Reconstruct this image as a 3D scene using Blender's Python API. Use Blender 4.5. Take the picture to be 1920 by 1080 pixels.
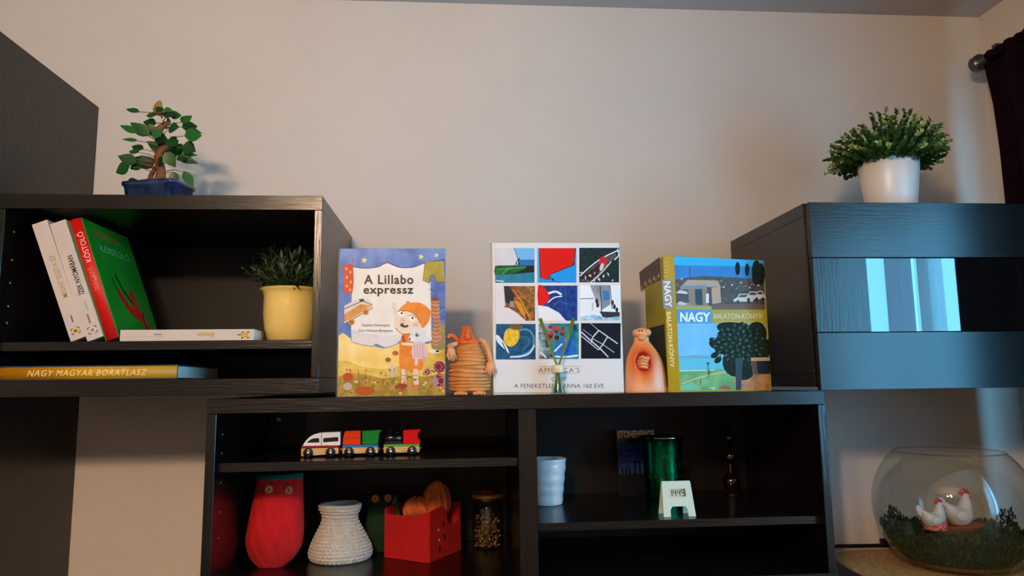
import bpy, bmesh, math, random
from mathutils import Vector, Matrix
R_ = math.radians
for o in list(bpy.data.objects): bpy.data.objects.remove(o)
scene = bpy.context.scene
col = scene.collection

# ------------------------------------------------------------------ camera
F, YAW, PITCH, ROLL = 1346.2, 0.0764, 0.1330, -0.0131
EYE = Vector((0, 0, 1.35))
_cy, _sy, _cp, _sp = math.cos(YAW), math.sin(YAW), math.cos(PITCH), math.sin(PITCH)
FWD = Vector((_sy*_cp, _cy*_cp, _sp)); _r = Vector((_cy, -_sy, 0)); _u = _r.cross(FWD)
RIGHT = math.cos(ROLL)*_r + math.sin(ROLL)*_u
UP = -math.sin(ROLL)*_r + math.cos(ROLL)*_u
cd = bpy.data.cameras.new('camera'); cam = bpy.data.objects.new('camera', cd); col.objects.link(cam)
cd.sensor_width = 36; cd.lens = F/1920*36; cd.clip_start = 0.02
m = Matrix((RIGHT, UP, -FWD)).transposed().to_4x4(); m.translation = EYE
cam.matrix_world = m
scene.camera = cam
# ------------------------------------------------------------------ sky, light, exposure
w = bpy.data.worlds.new('sky'); scene.world = w; w.use_nodes = True
bg = w.node_tree.nodes['Background']; bg.inputs[0].default_value = (0.17, 0.62, 1.0, 1); bg.inputs[1].default_value = 20.0
vs = scene.view_settings
vs.view_transform = 'Standard'; vs.look = 'None'; vs.gamma = 1; vs.use_curve_mapping = False; vs.exposure = 0.15
LAMP_POWER, LAMP_COLOR, LAMP_AT = 84.0, (1.0, 0.70, 0.45), (-0.45, -0.45, 2.08)   # room lamp on the ceiling, its bulbs mirrored in the glass bowl
p = bpy.data.lights.new('window_right_offscreen', 'AREA'); p.shape = 'RECTANGLE'; p.size = 1.56; p.size_y = 1.0
p.cycles.is_portal = True
po = bpy.data.objects.new('window_right_offscreen', p); col.objects.link(po)
po.location = (1.56, 0.725, 1.47); po.rotation_euler = (0, R_(90), 0); po.rotation_euler = Vector((-1, 0, 0)).to_track_quat('-Z', 'Y').to_euler()

# ------------------------------------------------------------------ measuring helpers
def ray(x, y): return FWD + RIGHT*((x-960)/F) + UP*((540-y)/F)
def at(x, y, Y): t = ray(x, y); return EYE + t*(Y/t.y)
def atx(x, y, X): t = ray(x, y); return EYE + t*(X/t.x)
def atz(x, y, z): t = ray(x, y); return EYE + t*((z-EYE.z)/t.z)
def PX(Y): return Y/F*0.985

# ------------------------------------------------------------------ materials
def lin(c): c /= 255.0; return c/12.92 if c <= 0.04045 else ((c+0.055)/1.055)**2.4
def rgb(t): return tuple(lin(c) for c in t) + (1,)
_mc = {}
def mat(name, c, rough=0.5, metal=0.0, var=0.0, scale=40.0, bump=0.0, bscale=200.0, stretch=(1,1,1), c2=None, spec=0.5, coat=0.0, sheen=0.0, transl=0.0, detail=4):
    if name in _mc: return _mc[name]
    m = bpy.data.materials.new(name); m.use_nodes = True; nt = m.node_tree; b = nt.nodes['Principled BSDF']
    b.inputs['Base Color'].default_value = rgb(c); b.inputs['Roughness'].default_value = rough
    b.inputs['Metallic'].default_value = metal; b.inputs['Specular IOR Level'].default_value = spec
    b.inputs['Coat Weight'].default_value = coat; b.inputs['Sheen Weight'].default_value = sheen
    tc = mp = None
    if var or bump or c2:
        tc = nt.nodes.new('ShaderNodeTexCoord'); mp = nt.nodes.new('ShaderNodeMapping'); mp.inputs['Scale'].default_value = stretch
        nt.links.new(tc.outputs['Object'], mp.inputs['Vector'])
    if var or c2:
        n = nt.nodes.new('ShaderNodeTexNoise'); n.inputs['Scale'].default_value = scale; n.inputs['Detail'].default_value = detail
        nt.links.new(mp.outputs[0], n.inputs['Vector'])
        r = nt.nodes.new('ShaderNodeValToRGB'); nt.links.new(n.outputs['Fac'], r.inputs[0])
        a = rgb(c); z = rgb(c2) if c2 else tuple(min(1, q*(1+var)) for q in a[:3])+(1,)
        if not c2: a = tuple(q*(1-var) for q in a[:3])+(1,)
        r.color_ramp.elements[0].position = 0.36; r.color_ramp.elements[1].position = 0.64
        r.color_ramp.elements[0].color = a; r.color_ramp.elements[1].color = z
        nt.links.new(r.outputs[0], b.inputs['Base Color'])
    if bump:
        n2 = nt.nodes.new('ShaderNodeTexNoise'); n2.inputs['Scale'].default_value = bscale; n2.inputs['Detail'].default_value = 3
        nt.links.new(mp.outputs[0], n2.inputs['Vector'])
        bp = nt.nodes.new('ShaderNodeBump'); bp.inputs['Strength'].default_value = bump; bp.inputs['Distance'].default_value = 0.002
        nt.links.new(n2.outputs['Fac'], bp.inputs['Height']); nt.links.new(bp.outputs[0], b.inputs['Normal'])
    if transl:
        tr = nt.nodes.new('ShaderNodeBsdfTranslucent'); tr.inputs[0].default_value = rgb(c)
        mx = nt.nodes.new('ShaderNodeMixShader'); mx.inputs[0].default_value = transl
        out = nt.nodes['Material Output']
        nt.links.new(b.outputs[0], mx.inputs[1]); nt.links.new(tr.outputs[0], mx.inputs[2]); nt.links.new(mx.outputs[0], out.inputs[0])
    _mc[name] = m; return m
def ink(r, g, b, rough=0.38, var=0.0, scale=60, c2=None):
    return mat('ink_%d_%d_%d_%s_%s_%s' % (r, g, b, var, scale, c2), (r, g, b), rough, var=var, scale=scale, c2=c2, spec=.22)
def thin_glass(name, tint=(255,255,255), ior=1.5, rough=0.0, extra=0.0):
    m = bpy.data.materials.new(name); m.use_nodes = True; nt = m.node_tree; nt.nodes.clear()
    out = nt.nodes.new('ShaderNodeOutputMaterial'); t = nt.nodes.new('ShaderNodeBsdfTransparent'); t.inputs[0].default_value = rgb(tint)
    g = nt.nodes.new('ShaderNodeBsdfGlossy'); g.inputs['Roughness'].default_value = rough
    fr = nt.nodes.new('ShaderNodeLayerWeight'); fr.inputs[0].default_value = .5
    pw = nt.nodes.new('ShaderNodeMath'); pw.operation = 'POWER'; pw.inputs[1].default_value = 5; nt.links.new(fr.outputs['Facing'], pw.inputs[0])
    f0 = ((ior-1)/(ior+1))**2 + extra
    ad = nt.nodes.new('ShaderNodeMath'); ad.operation = 'MULTIPLY_ADD'; ad.use_clamp = True; ad.inputs[1].default_value = 1-f0; ad.inputs[2].default_value = f0
    mx = nt.nodes.new('ShaderNodeMixShader'); nt.links.new(pw.outputs[0], ad.inputs[0]); nt.links.new(ad.outputs[0], mx.inputs[0])
    nt.links.new(t.outputs[0], mx.inputs[1]); nt.links.new(g.outputs[0], mx.inputs[2]); nt.links.new(mx.outputs[0], out.inputs[0])
    return m
# black-brown oak-look veneer, grain along x / along z / along y
VB = dict(rough=0.25, spec=.5, var=0.35, scale=9, bump=0.28, bscale=16)
VH = mat('veneer_grain_x', (13,10,8), stretch=(1.2,18,18), **VB)
VV = mat('veneer_grain_z', (13,10,8), stretch=(18,18,1.2), **VB)
VY = mat('veneer_grain_y', (13,10,8), stretch=(18,1.2,18), **VB)
DH = mat('door_veneer_x', (13,12,11), stretch=(1.2,18,18), rough=.25, var=.35, scale=9, bump=.13, bscale=16, spec=.52)
DV = mat('door_veneer_z', (13,12,11), stretch=(18,18,1.2), rough=.25, var=.35, scale=9, bump=.13, bscale=16, spec=.52)
DARKIN = mat('black_back_board', (13,10,8), 0.5, spec=.3, var=0.2, scale=20)

# ------------------------------------------------------------------ mesh builder
class MB:
    def __init__(s): s.v = []; s.f = []; s.mi = []; s.sm = []; s.att = None
    def add(s, vs, fs, mi=0, sm=False):
        k = len(s.v); s.v += [tuple(q) for q in vs]
        for f in fs: s.f.append([i+k for i in f]); s.mi.append(mi); s.sm.append(sm)
        return s
    def box(s, x0, x1, y0, y1, z0, z1, mi=0, M=None):
        vs = [Vector(q) for q in ((x0,y0,z0),(x1,y0,z0),(x1,y1,z0),(x0,y1,z0),(x0,y0,z1),(x1,y0,z1),(x1,y1,z1),(x0,y1,z1))]
        if M: vs = [M @ q for q in vs]
        return s.add(vs, [(0,3,2,1),(4,5,6,7),(0,1,5,4),(1,2,6,5),(2,3,7,6),(3,0,4,7)], mi)
    def loft(s, rings, mi=0, sm=True, cap=True, closed=True):
        n = len(rings[0]); vs = [q for r in rings for q in r]; fs = []
        for i in range(len(rings)-1):
            for j in range(n if closed else n-1):
                a, b = i*n+j, i*n+(j+1) % n
                fs.append((a, b, b+n, a+n))
        if cap and closed:
            fs.append(tuple(range(n-1, -1, -1))); fs.append(tuple((len(rings)-1)*n+j for j in range(n)))
        return s.add(vs, fs, mi, sm)
    def lathe(s, prof, c=(0,0,0), seg=32, mi=0, cap=False, sq=1.0):
        return s.loft([[(c[0]+r*math.cos(2*math.pi*j/seg), c[1]+sq*r*math.sin(2*math.pi*j/seg), c[2]+z) for j in range(seg)] for r, z in prof], mi, True, cap)
    def tube(s, pts, rad, seg=8, mi=0, cap=True):
        pts = [Vector(q) for q in pts]; n = len(pts)
        if not hasattr(rad, '__len__'): rad = [rad]*n
        rings = []; prev = None
        for i in range(n):
            t = (pts[min(i+1, n-1)]-pts[max(i-1, 0)]).normalized()
            if prev is None: a = t.orthogonal().normalized()
            else: a = (prev - t*prev.dot(t)).normalized()
            b = t.cross(a); prev = a
            rings.append([pts[i]+rad[i]*(math.cos(2*math.pi*j/seg)*a+math.sin(2*math.pi*j/seg)*b) for j in range(seg)])
        return s.loft(rings, mi, True, cap)
    def ball(s, c, r, seg=16, rings=10, mi=0, M=None):
        if not hasattr(r, '__len__'): r = (r, r, r)
        rr = []
        for i in range(rings+1):
            a = -math.pi/2+math.pi*i/rings; a = max(-1.5, min(1.5, a))
            row = []
            for j in range(seg):
                q = Vector((r[0]*math.cos(a)*math.cos(2*math.pi*j/seg), r[1]*math.cos(a)*math.sin(2*math.pi*j/seg), r[2]*math.sin(a)))
                if M: q = M @ q
                row.append(q+Vector(c))
            rr.append(row)
        return s.loft(rr, mi)
    def prism(s, poly, y0, y1, mi=0, sm=False):   # polygon in x,z pushed along y
        n = len(poly)
        vs = [(x, y0, z) for x, z in poly]+[(x, y1, z) for x, z in poly]
        fs = [tuple(range(n)), tuple(range(2*n-1, n-1, -1))]+[(i, i+n, (i+1) % n+n, (i+1) % n) for i in range(n)]
        return s.add(vs, fs, mi, sm)
    def leaf(s, base, tip, wid, nrm, mi=0, fold=0.15, n=4, shape=0.75):
        base, tip = Vector(base), Vector(tip); d = tip-base; L = d.length; d.normalize()
        side = d.cross(Vector(nrm)).normalized(); up = side.cross(d)
        vs = [base]; mid = []
        for i in range(1, n):
            t = i/n; hw = wid*0.5*math.sin(math.pi*t**shape)
            q = base+d*L*t+up*(-0.12*L*t*t)
            vs += [q+side*hw+up*hw*fold, q, q-side*hw+up*hw*fold]
        vs.append(tip+up*(-0.12*L)); fs = [(0,1,2),(0,2,3)]
        for i in range(n-2):
            a = 1+3*i; fs += [(a,a+3,a+4,a+1),(a+1,a+4,a+5,a+2)]
        a = 1+3*(n-2); e = len(vs)-1; fs += [(a,e,a+1),(a+1,e,a+2)]
        return s.add(vs, fs, mi, True)
    def build(s, name, mats, parent=None, bevel=0.0, M=None, recalc=True, seg=1):
        if not isinstance(mats, (list, tuple)): mats = [mats]
        me = bpy.data.meshes.new(name)
        vs = [M @ Vector(q) for q in s.v] if M else s.v
        me.from_pydata([tuple(q) for q in vs], [], s.f)
        for m in mats: me.materials.append(m)
        me.polygons.foreach_set('material_index', s.mi); me.polygons.foreach_set('use_smooth', s.sm)
        if s.att:
            a = me.attributes.new('tone', 'FLOAT', 'POINT'); a.data.foreach_set('value', s.att)
        if recalc or bevel:
            bm = bmesh.new(); bm.from_mesh(me)
            if recalc: bmesh.ops.recalc_face_normals(bm, faces=bm.faces)
            if bevel: bmesh.ops.bevel(bm, geom=[e for e in bm.edges if len(e.link_faces) == 2 and e.calc_face_angle(0) > 0.6], offset=bevel, segments=seg, affect='EDGES', profile=0.6)
            bm.to_mesh(me); bm.free()
        me.update()
        o = bpy.data.objects.new(name, me); col.objects.link(o)
        if parent: o.parent = parent
        return o
def tag(o, label, cat, group=None):
    o['label'] = label; o['category'] = cat
    if group: o['group'] = group
    return o
def struct(o): o['kind'] = 'structure'; return o
def thing(name, label, cat, loc=(0,0,0), rot=(0,0,0), group=None):
    o = bpy.data.objects.new(name, None); col.objects.link(o); o.empty_display_size = 0.05
    o.location = loc; o.rotation_euler = rot
    return tag(o, label, cat, group)
def bx(name, m, parent, x0, x1, y0, y1, z0, z1, bevel=0.0008):
    return MB().box(x0, x1, y0, y1, z0, z1).build(name, m, parent, bevel)
def smooth(pts, k=4, closed=True):
    n = len(pts); out = []
    for i in range(n if closed else n-1):
        P = [pts[(i+d) % n] if closed else pts[max(0, min(n-1, i+d))] for d in (-1, 0, 1, 2)]
        for j in range(k):
            t = j/k
            out.append(tuple(0.5*((2*P[1][a])+(-P[0][a]+P[2][a])*t+(2*P[0][a]-5*P[1][a]+4*P[2][a]-P[3][a])*t*t+(-P[0][a]+3*P[1][a]-3*P[2][a]+P[3][a])*t**3) for a in range(len(pts[0]))))
    if not closed: out.append(tuple(pts[-1]))
    return out
_tc = {}
def text_geo(s, bold=0.0, shear=0.0, space=1.0):
    key = (s, bold, shear, space)
    if key in _tc: return _tc[key]
    c = bpy.data.curves.new('t', 'FONT'); c.body = s; c.size = 1; c.offset = bold; c.shear = shear; c.space_character = space; c.resolution_u = 3
    o = bpy.data.objects.new('t', c); col.objects.link(o)
    dg = bpy.context.evaluated_depsgraph_get()
    me = bpy.data.meshes.new_from_object(o.evaluated_get(dg))
    vs = [(v.co.x, v.co.y) for v in me.vertices]; fs = [tuple(q.vertices) for q in me.polygons]
    bpy.data.objects.remove(o); bpy.data.curves.remove(c); bpy.data.meshes.remove(me)
    x0 = min(q[0] for q in vs); x1 = max(q[0] for q in vs); y0 = min(q[1] for q in vs); y1 = max(q[1] for q in vs)
    vs = [((x-x0)/(x1-x0)-0.5, (y-y0)/(y1-y0)-0.5) for x, y in vs]
    _tc[key] = (vs, fs); return _tc[key]
class Print:      # flat print: layered shapes drawn in the units of a measured cover; mp turns (a,b) into a point of the cover plane, n is its outward normal
    def __init__(s, mp, n): s.mp = mp; s.n = Vector(n); s.mb = MB(); s.tb = []; s.k = 0; s.mats = []; s.tm = []; s.clip = lambda v: v
    def _m(s, m, L):
        if m not in L: L.append(m)
        return L.index(m)
    def pts(s, P): s.k += 1; off = s.n*(0.00012+0.000003*s.k); return [s.clip(Vector(s.mp(*q)))+off for q in P]
    def poly(s, P, m, sm=0):
        if sm: P = smooth(P, sm)
        s.mb.add(s.pts(P), [tuple(range(len(P)))], s._m(m, s.mats)); return s
    def rect(s, a, b, c, d, m): return s.poly([(a,b),(c,b),(c,d),(a,d)], m)
    def ell(s, x, y, rx, ry, m, rot=0, n=18):
        cr, sr = math.cos(rot), math.sin(rot)
        return s.poly([(x+rx*math.cos(t)*cr-ry*math.sin(t)*sr, y+rx*math.cos(t)*sr+ry*math.sin(t)*cr) for t in [2*math.pi*i/n for i in range(n)]], m)
    def line(s, P, wd, m, sm=0):
        if sm: P = smooth(P, sm, False)
        L, Rr = [], []
        for i in range(len(P)):
            a, b = P[max(0, i-1)], P[min(len(P)-1, i+1)]; dx, dy = b[0]-a[0], b[1]-a[1]; l = math.hypot(dx, dy) or 1
            L.append((P[i][0]-dy/l*wd/2, P[i][1]+dx/l*wd/2)); Rr.append((P[i][0]+dy/l*wd/2, P[i][1]-dx/l*wd/2))
        q = s.pts(L+Rr); n = len(P)
        s.mb.add(q, [(i, i+1, n+i+1, n+i) for i in range(n-1)], s._m(m, s.mats)); return s
    def star(s, x, y, r, m): return s.poly([(x+(r if i % 2 == 0 else r*.4)*math.sin(i*math.pi/5+.2), y-(r if i % 2 == 0 else r*.4)*math.cos(i*math.pi/5+.2)) for i in range(10)], m)
    def text(s, t, x, y, wd, ht, m, rot=0, bold=0.0, shear=0.0, space=1.0):   # centre, width, height, y counted downwards
        vs, fs = text_geo(t, bold, shear, space); cr, sr = math.cos(rot), math.sin(rot)
        P = [(x+a*wd*cr-(-b*ht)*sr, y+a*wd*sr+(-b*ht)*cr) for a, b in vs]
        s.tb.append((MB().add(s.pts(P), fs), m)); return s
    def build(s, name, parent, label=None):
        L = []
        if s.mb.v: L.append(s.mb.build(name, s.mats, parent, recalc=False))
        for mb, m in s.tb: L.append(mb.build('lettering', m, parent, recalc=False))
        return L
# ================================================================== the room
DW = 1.7946; XC = 1.463; ZC = 2.354; XW = -2.6; YF = -2.6
WALL = mat('wall_plaster', (214,206,198), 0.85, var=0.02, scale=3, bump=0.05, bscale=300)
CEIL = mat('ceiling_plaster', (196,192,190), 0.9, var=0.02, scale=3)
FLOOR = mat('floor_boards', (70,44,26), 0.45, var=0.25, scale=6, stretch=(1,12,1))
struct(bx('wall_back', WALL, None, XW-.1, XC+.3, DW, DW+.12, 0, ZC, 0))
struct(bx('wall_left', WALL, None, XW-.1, XW, YF, DW, 0, ZC, 0))
struct(bx('wall_front', WALL, None, XW-.1, XC+.3, YF-.1, YF, 0, ZC, 0))
struct(bx('floor', FLOOR, None, XW-.1, XC+.3, YF-.1, DW+.12, -.1, 0, 0))
struct(bx('ceiling', CEIL, None, XW-.1, XC+.3, YF-.1, DW+.12, ZC, ZC+.1, 0))
WY0, WY1, WZ0, WZ1 = -.05, 1.50, .98, 1.96
mb = MB()
mb.box(XC, XC+.2, YF, WY0, 0, ZC); mb.box(XC, XC+.2, WY1, DW, 0, ZC)
mb.box(XC, XC+.2, WY0, WY1, 0, WZ0); mb.box(XC, XC+.2, WY0, WY1, WZ1, ZC)
struct(mb.build('wall_right', WALL))
WHITE = mat('white_window_paint', (225,226,228), 0.35)
win = thing('window_1', '', ''); del win['label']; del win['category']; win['kind'] = 'structure'
mb = MB()
for a, b, c, d in ((WY0, WY1, WZ0, WZ0+.05), (WY0, WY1, WZ1-.05, WZ1), (WY0, WY0+.05, WZ0+.05, WZ1-.05), (WY1-.05, WY1, WZ0+.05, WZ1-.05)): mb.box(XC+.09, XC+.14, a, b, c, d)
mb.build('window_frame', WHITE, win)
bx('mullion', WHITE, win, XC+.09, XC+.14, .47, .53, WZ0+.05, WZ1-.05)
GLAZE = thin_glass('window_glazing', (250,253,255))
for a, b in ((WY0+.05, .47), (.53, WY1-.05)):
    MB().add([(XC+.115, a, WZ0+.05), (XC+.115, b, WZ0+.05), (XC+.115, b, WZ1-.05), (XC+.115, a, WZ1-.05)], [(0,1,2,3)]).build('pane', GLAZE, win)
bx('window_sill', WHITE, win, XC-.03, XC+.09, WY0-.03, WY1+.03, WZ0-.025, WZ0, .003)

# ------------------------------------------------------------------ cabinets
def dot(name, parent, x, y, z, r, m): return MB().ball((x, y, z), (r*.6, r, r), 8, 6).build(name, m, parent)
CHROME = mat('cam_lock_metal', (190,186,180), 0.3, metal=1)
# tall cabinet
t = thing('tall_cabinet', 'tall black-brown cabinet rising beside the wall shelf with the leaning books', 'cabinet', (-1.19, 1.585, 0))
def loc_box(name, m, t, x0, x1, y0, y1, z0, z1, bevel=.0008):
    l = t.location; return bx(name, m, t, x0-l.x, x1-l.x, y0-l.y, y1-l.y, z0-l.z, z1-l.z, bevel)
loc_box('side_panel', VV, t, -.912, -.894, 1.40, DW-.001, 0, 2.0504)
loc_box('side_panel', VV, t, -1.494, -1.476, 1.40, DW-.001, 0, 2.0504)
loc_box('top_panel', VH, t, -1.476, -.912, 1.40, DW-.001, 2.02, 2.0504)
loc_box('back_panel', DARKIN, t, -1.476, -.912, DW-.008, DW-.001, .06, 2.02)
d_ = loc_box('door', VV, t, -1.493, -.895, 1.38, 1.3985, .06, 2.048)
loc_box('plinth', VH, t, -1.476, -.912, 1.44, 1.46, 0, .06)
# open wall shelf on the left
XL0, XL1, YL = -.8745, -.2643, 1.4019
t = thing('wall_shelf', 'open black-brown wall shelf holding the leaning books and cream pot', 'shelf', (-.5694, 1.6, 1.3371)); LEFT_SHELF = t
loc_box('top_board', VH, t, XL0, XL1, YL, DW-.001, 1.6935, 1.7224)
loc_box('bottom_board', VH, t, XL0, XL1, YL, DW-.001, 1.3371, 1.3674)
for a, b in ((XL0, -.8572), (-.2793, XL1)):
    sd = loc_box('side_board', VV, t, a, b, YL, DW-.001, 1.3676, 1.6933)
loc_box('back_board', DARKIN, t, -.857, -.2795, DW-.010, DW-.002, 1.3676, 1.6933)
loc_box('shelf_board', VH, t, -.8568, -.2797, YL+.012, DW-.011, 1.4229, 1.4403)
for z in (1.655, 1.60, 1.555, 1.51, 1.478): MB().ball((-.8568+.5694, 1.435-1.6, z-1.3371), (.0012,.003,.003), 8, 6).build('peg_hole', CHROME, t)
# bench
XB0, XB1, YB = -.4677, .7307, 1.40
t = thing('low_bench_cabinet', 'long black-brown bench cabinet of two bays with display books on top', 'cabinet', (.1315, 1.6, .949))
loc_box('top_board', VH, t, XB0, XB1, YB, DW-.001, 1.3019, 1.3292)
loc_box('bottom_board', VH, t, XB0, XB1, YB, DW-.001, .9490, .9793)
loc_box('side_board', VV, t, XB0, -.4503, YB, DW-.001, .9795, 1.3017)
loc_box('side_board', VV, t, .7153, XB1, YB, DW-.001, .9795, 1.3017)
loc_box('divider', VV, t, .116, .151, YB, DW-.011, .9795, 1.3017)
loc_box('back_board', DARKIN, t, -.4501, .7151, DW-.010, DW-.002, .9795, 1.3017)
loc_box('back_batten', mat('brown_board', (24,13,8), .5, var=.2, scale=12), t, -.36, .1155, DW-.026, DW-.0102, 1.225, 1.3015)
loc_box('shelf_board', VH, t, -.4497, .1156, YB+.02, DW-.027, 1.1921, 1.2095)
loc_box('shelf_board', VH, t, .1514, .7149, YB+.02, DW-.011, 1.0682, 1.0840)
q = at(523, 787, DW-.027)
MB().lathe([(.0045,0),(.0045,.002),(.002,.002),(.002,.0005)], seg=16).build('cam_lock', CHROME, t, M=Matrix.Translation(q-t.location) @ Matrix.Rotation(R_(90), 4, 'X'))
for y in (815, 850, 905, 960, 1009): 
    q = at(418, y, 1.44); MB().ball((-.4500-t.location.x, q.y-t.location.y, q.z-t.location.z), (.001,.0022,.0022), 8, 6).build('peg_hole', CHROME, t)
# right wall cabinet with part-glazed door
XR0, XR1, YR = .7105, 1.3105, 1.3964
t = thing('glazed_wall_cabinet', 'black-brown wall cabinet with framed glass door under the white potted plant', 'cabinet', (1.01, 1.6, 1.3367)); RIGHT_CAB = t
loc_box('top_board', VH, t, XR0, XR1, YR, DW-.001, 1.6845, 1.7116)
loc_box('bottom_board', VH, t, XR0, XR1, YR, DW-.001, 1.3367, 1.363)
for a, b in ((XR0, XR0+.018), (XR1-.018, XR1)): loc_box('side_board', VV, t, a, b, YR, DW-.001, 1.3632, 1.6843)
loc_box('back_board', DARKIN, t, XR0+.0185, XR1-.0185, DW-.010, DW-.002, 1.3632, 1.6843)
dr = bpy.data.objects.new('door', None); col.objects.link(dr); dr.parent = t
YD = 1.3808
l0 = t.location
def dbox(name, m, x0, x1, z0, z1, y0=YD, y1=YD+.0145): return bx(name, m, dr, x0-l0.x, x1-l0.x, y0-l0.y, y1-l0.y, z0-l0.z, z1-l0.z, .0007)
XD0, XD1 = .7147, 1.3105; ZR1, ZR2 = 1.5953, 1.4442; XG0, XG1 = .8273, XD1-.112
dbox('top_rail', DH, XD0, XD1, ZR1+.0006, 1.7105)
dbox('bottom_rail', DH, XD0, XD1, 1.330, ZR2-.0006)
dbox('stile', DV, XD0, XG0, ZR2+.0004, ZR1-.0004)
dbox('stile', DV, XG1, XD1, ZR2+.0004, ZR1-.0004)
def smoked():
    m = bpy.data.materials.new('dark_door_glass'); m.use_nodes = True; b = m.node_tree.nodes['Principled BSDF']
    b.inputs['Base Color'].default_value = (.004,.004,.005,1); b.inputs['Roughness'].default_value = .015; b.inputs['Specular IOR Level'].default_value = 0.95
    return m
dbox('glass_pane', smoked(), XG0+.0002, XG1-.0002, ZR2+.0002, ZR1-.0002, YD+.003, YD+.008)

# ------------------------------------------------------------------ round table, cable
ZT = .934
CORK = mat('cork_table_top', (196,158,92), 0.55, var=0.0, c2=(150,108,58), scale=90, bump=.1, detail=6)
TBLK = mat('black_table_metal', (22,20,20), .4)
tc_ = (1.30, 1.36)
t = thing('round_table', 'round cork-topped table carrying the glass bowl under the wall cabinet', 'table', (tc_[0], tc_[1], 0))
t['label'] = 'rounded-corner table with cork-coloured top carrying the glass bowl'; t.name = 'side_table'
t.location = (1.111, 1.36, 0)
def superell(a, b, e, n): 
    out = []
    for i in range(n):
        th = 2*math.pi*i/n; c, s = math.cos(th), math.sin(th)
        out.append((a*math.copysign(abs(c)**(2/e), c), b*math.copysign(abs(s)**(2/e), s)))
    return out
P = superell(.240, .415, 6, 96)
MB().loft([[(x*.994, y*.996, ZT-.006) for x, y in P], [(x, y, ZT-.004) for x, y in P], [(x, y, ZT-.001) for x, y in P], [(x*.997, y*.998, ZT) for x, y in P]], sm=False).build('table_top', CORK, t)
MB().loft([[(x*.98, y*.985, ZT-.04) for x, y in P], [(x*.985, y*.99, ZT-.0062) for x, y in P]], sm=False).build('apron', TBLK, t)
for sx in (-1, 1):
    for sy in (-1, 1):
        MB().tube([(sx*.18, sy*.33, ZT-.04), (sx*.19, sy*.35, 0)], [.018, .013], 12).build('leg', TBLK, t)
BLK = mat('black_plastic', (14,13,13), .45)
t = thing('cable', 'thin black cable with clip along the wall behind the cork-topped table', 'cable', at(1600, 1024, DW-.006))
l = t.location
MB().tube([Vector((x, l.y, l.z + .0015*math.sin(x*9)))-l for x in [.80+.06*i for i in range(11)]], .0042, 8).build('cord', BLK, t)
q = at(1657, 1017, DW-.008)-l
MB().box(q.x-.007, q.x+.007, -.008, .0055, q.z-.0085, q.z+.0085).build('clip', BLK, t, .001)

# ------------------------------------------------------------------ curtains
PLUM = mat('plum_velvet', (22,4,14), 0.95, var=.25, scale=30, spec=.1)
ROD = mat('brushed_rod_metal', (96,98,100), 0.35, metal=.9)
zr = atx(1846, 112, 1.385).z; yr1 = atx(1852, 112, 1.385).y
t = thing('curtain_rod', 'brushed metal curtain rod with round finial near the room corner', 'curtain rod', (1.385, yr1, zr))
MB().tube([(0, .0, 0), (0, -2.35, 0)], .0095, 14).build('pole', ROD, t)
mY = Matrix.Rotation(R_(-90), 4, 'X')
MB().lathe([(.0001,-.004),(.012,-.004),(.0135,0),(.0135,.02),(.0215,.0215),(.0225,.024),(.0225,.042),(.020,.046),(.0001,.047)], seg=28).build('finial', [ROD], t, M=mY)
mb = MB(); mb.box(-.006, .078, -.045, -.033, -.006, .006); mb.box(.068, .0775, -.055, -.023, -.03, .03); mb.box(-.012, .012, -.047, -.031, .0096, .018)
mb.build('bracket', ROD, t, .001)
def curtain(name, label, ya, yb, zb, zt, x, amp, nf, m, seed, header=0.0, flare=0.0):
    rnd = random.Random(seed); n = nf*14; ph = [rnd.uniform(-.5, .5) for _ in range(nf+2)]
    rows = [0, .03, .06, .12, .25, .5, .75, 1]; vs = []; fs = []
    for r in rows:
        z = zt-(zt-zb)*r
        for i in range(n+1):
            u = i/n; k = u*nf; f = int(min(k, nf-1)); p = ph[f]*(1-(k-f))+ph[f+1]*(k-f)
            a = amp*(0.75+.5*min(1, r*3))
            y = ya+(yb-ya)*u
            pinch = (flare*(1-min(1, r/.08))) if flare else 0
            y += pinch*(0.5-u)
            vs.append((x+a*math.sin(2*math.pi*k+p)+.3*a*math.sin(4.7*k+seed), y+.25*(ya-yb)/nf*math.sin(2*math.pi*k+1+p)*.4, z))
    w_ = n+1
    for j in range(len(rows)-1):
        for i in range(n): fs.append((j*w_+i, j*w_+i+1, (j+1)*w_+i+1, (j+1)*w_+i))
    o = MB().add(vs, fs, 0, True).build(name, m, None, recalc=False)
    sol = o.modifiers.new('thickness', 'SOLIDIFY'); sol.thickness = .002
    return tag(o, label, 'curtain')
ycur = atx(1878, 250, 1.385).y
curtain('curtain', 'dark plum curtain gathered on the rod near the room corner', ycur, .90, .12, zr-.006, 1.385, .020, 7, PLUM, 3, flare=.05)
CUR = bpy.data.objects['curtain']; hy = [(yr1-.004)+(.90-yr1)*i/90 for i in range(91)]
MB().tube([(1.385, y, zr+.0005*math.sin(i)) for i, y in enumerate(hy)], [.0135+.0022*math.sin(i*1.7)+.001*math.sin(i*.9) for i in range(91)], 16).build('rod_pocket', PLUM, CUR)
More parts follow.
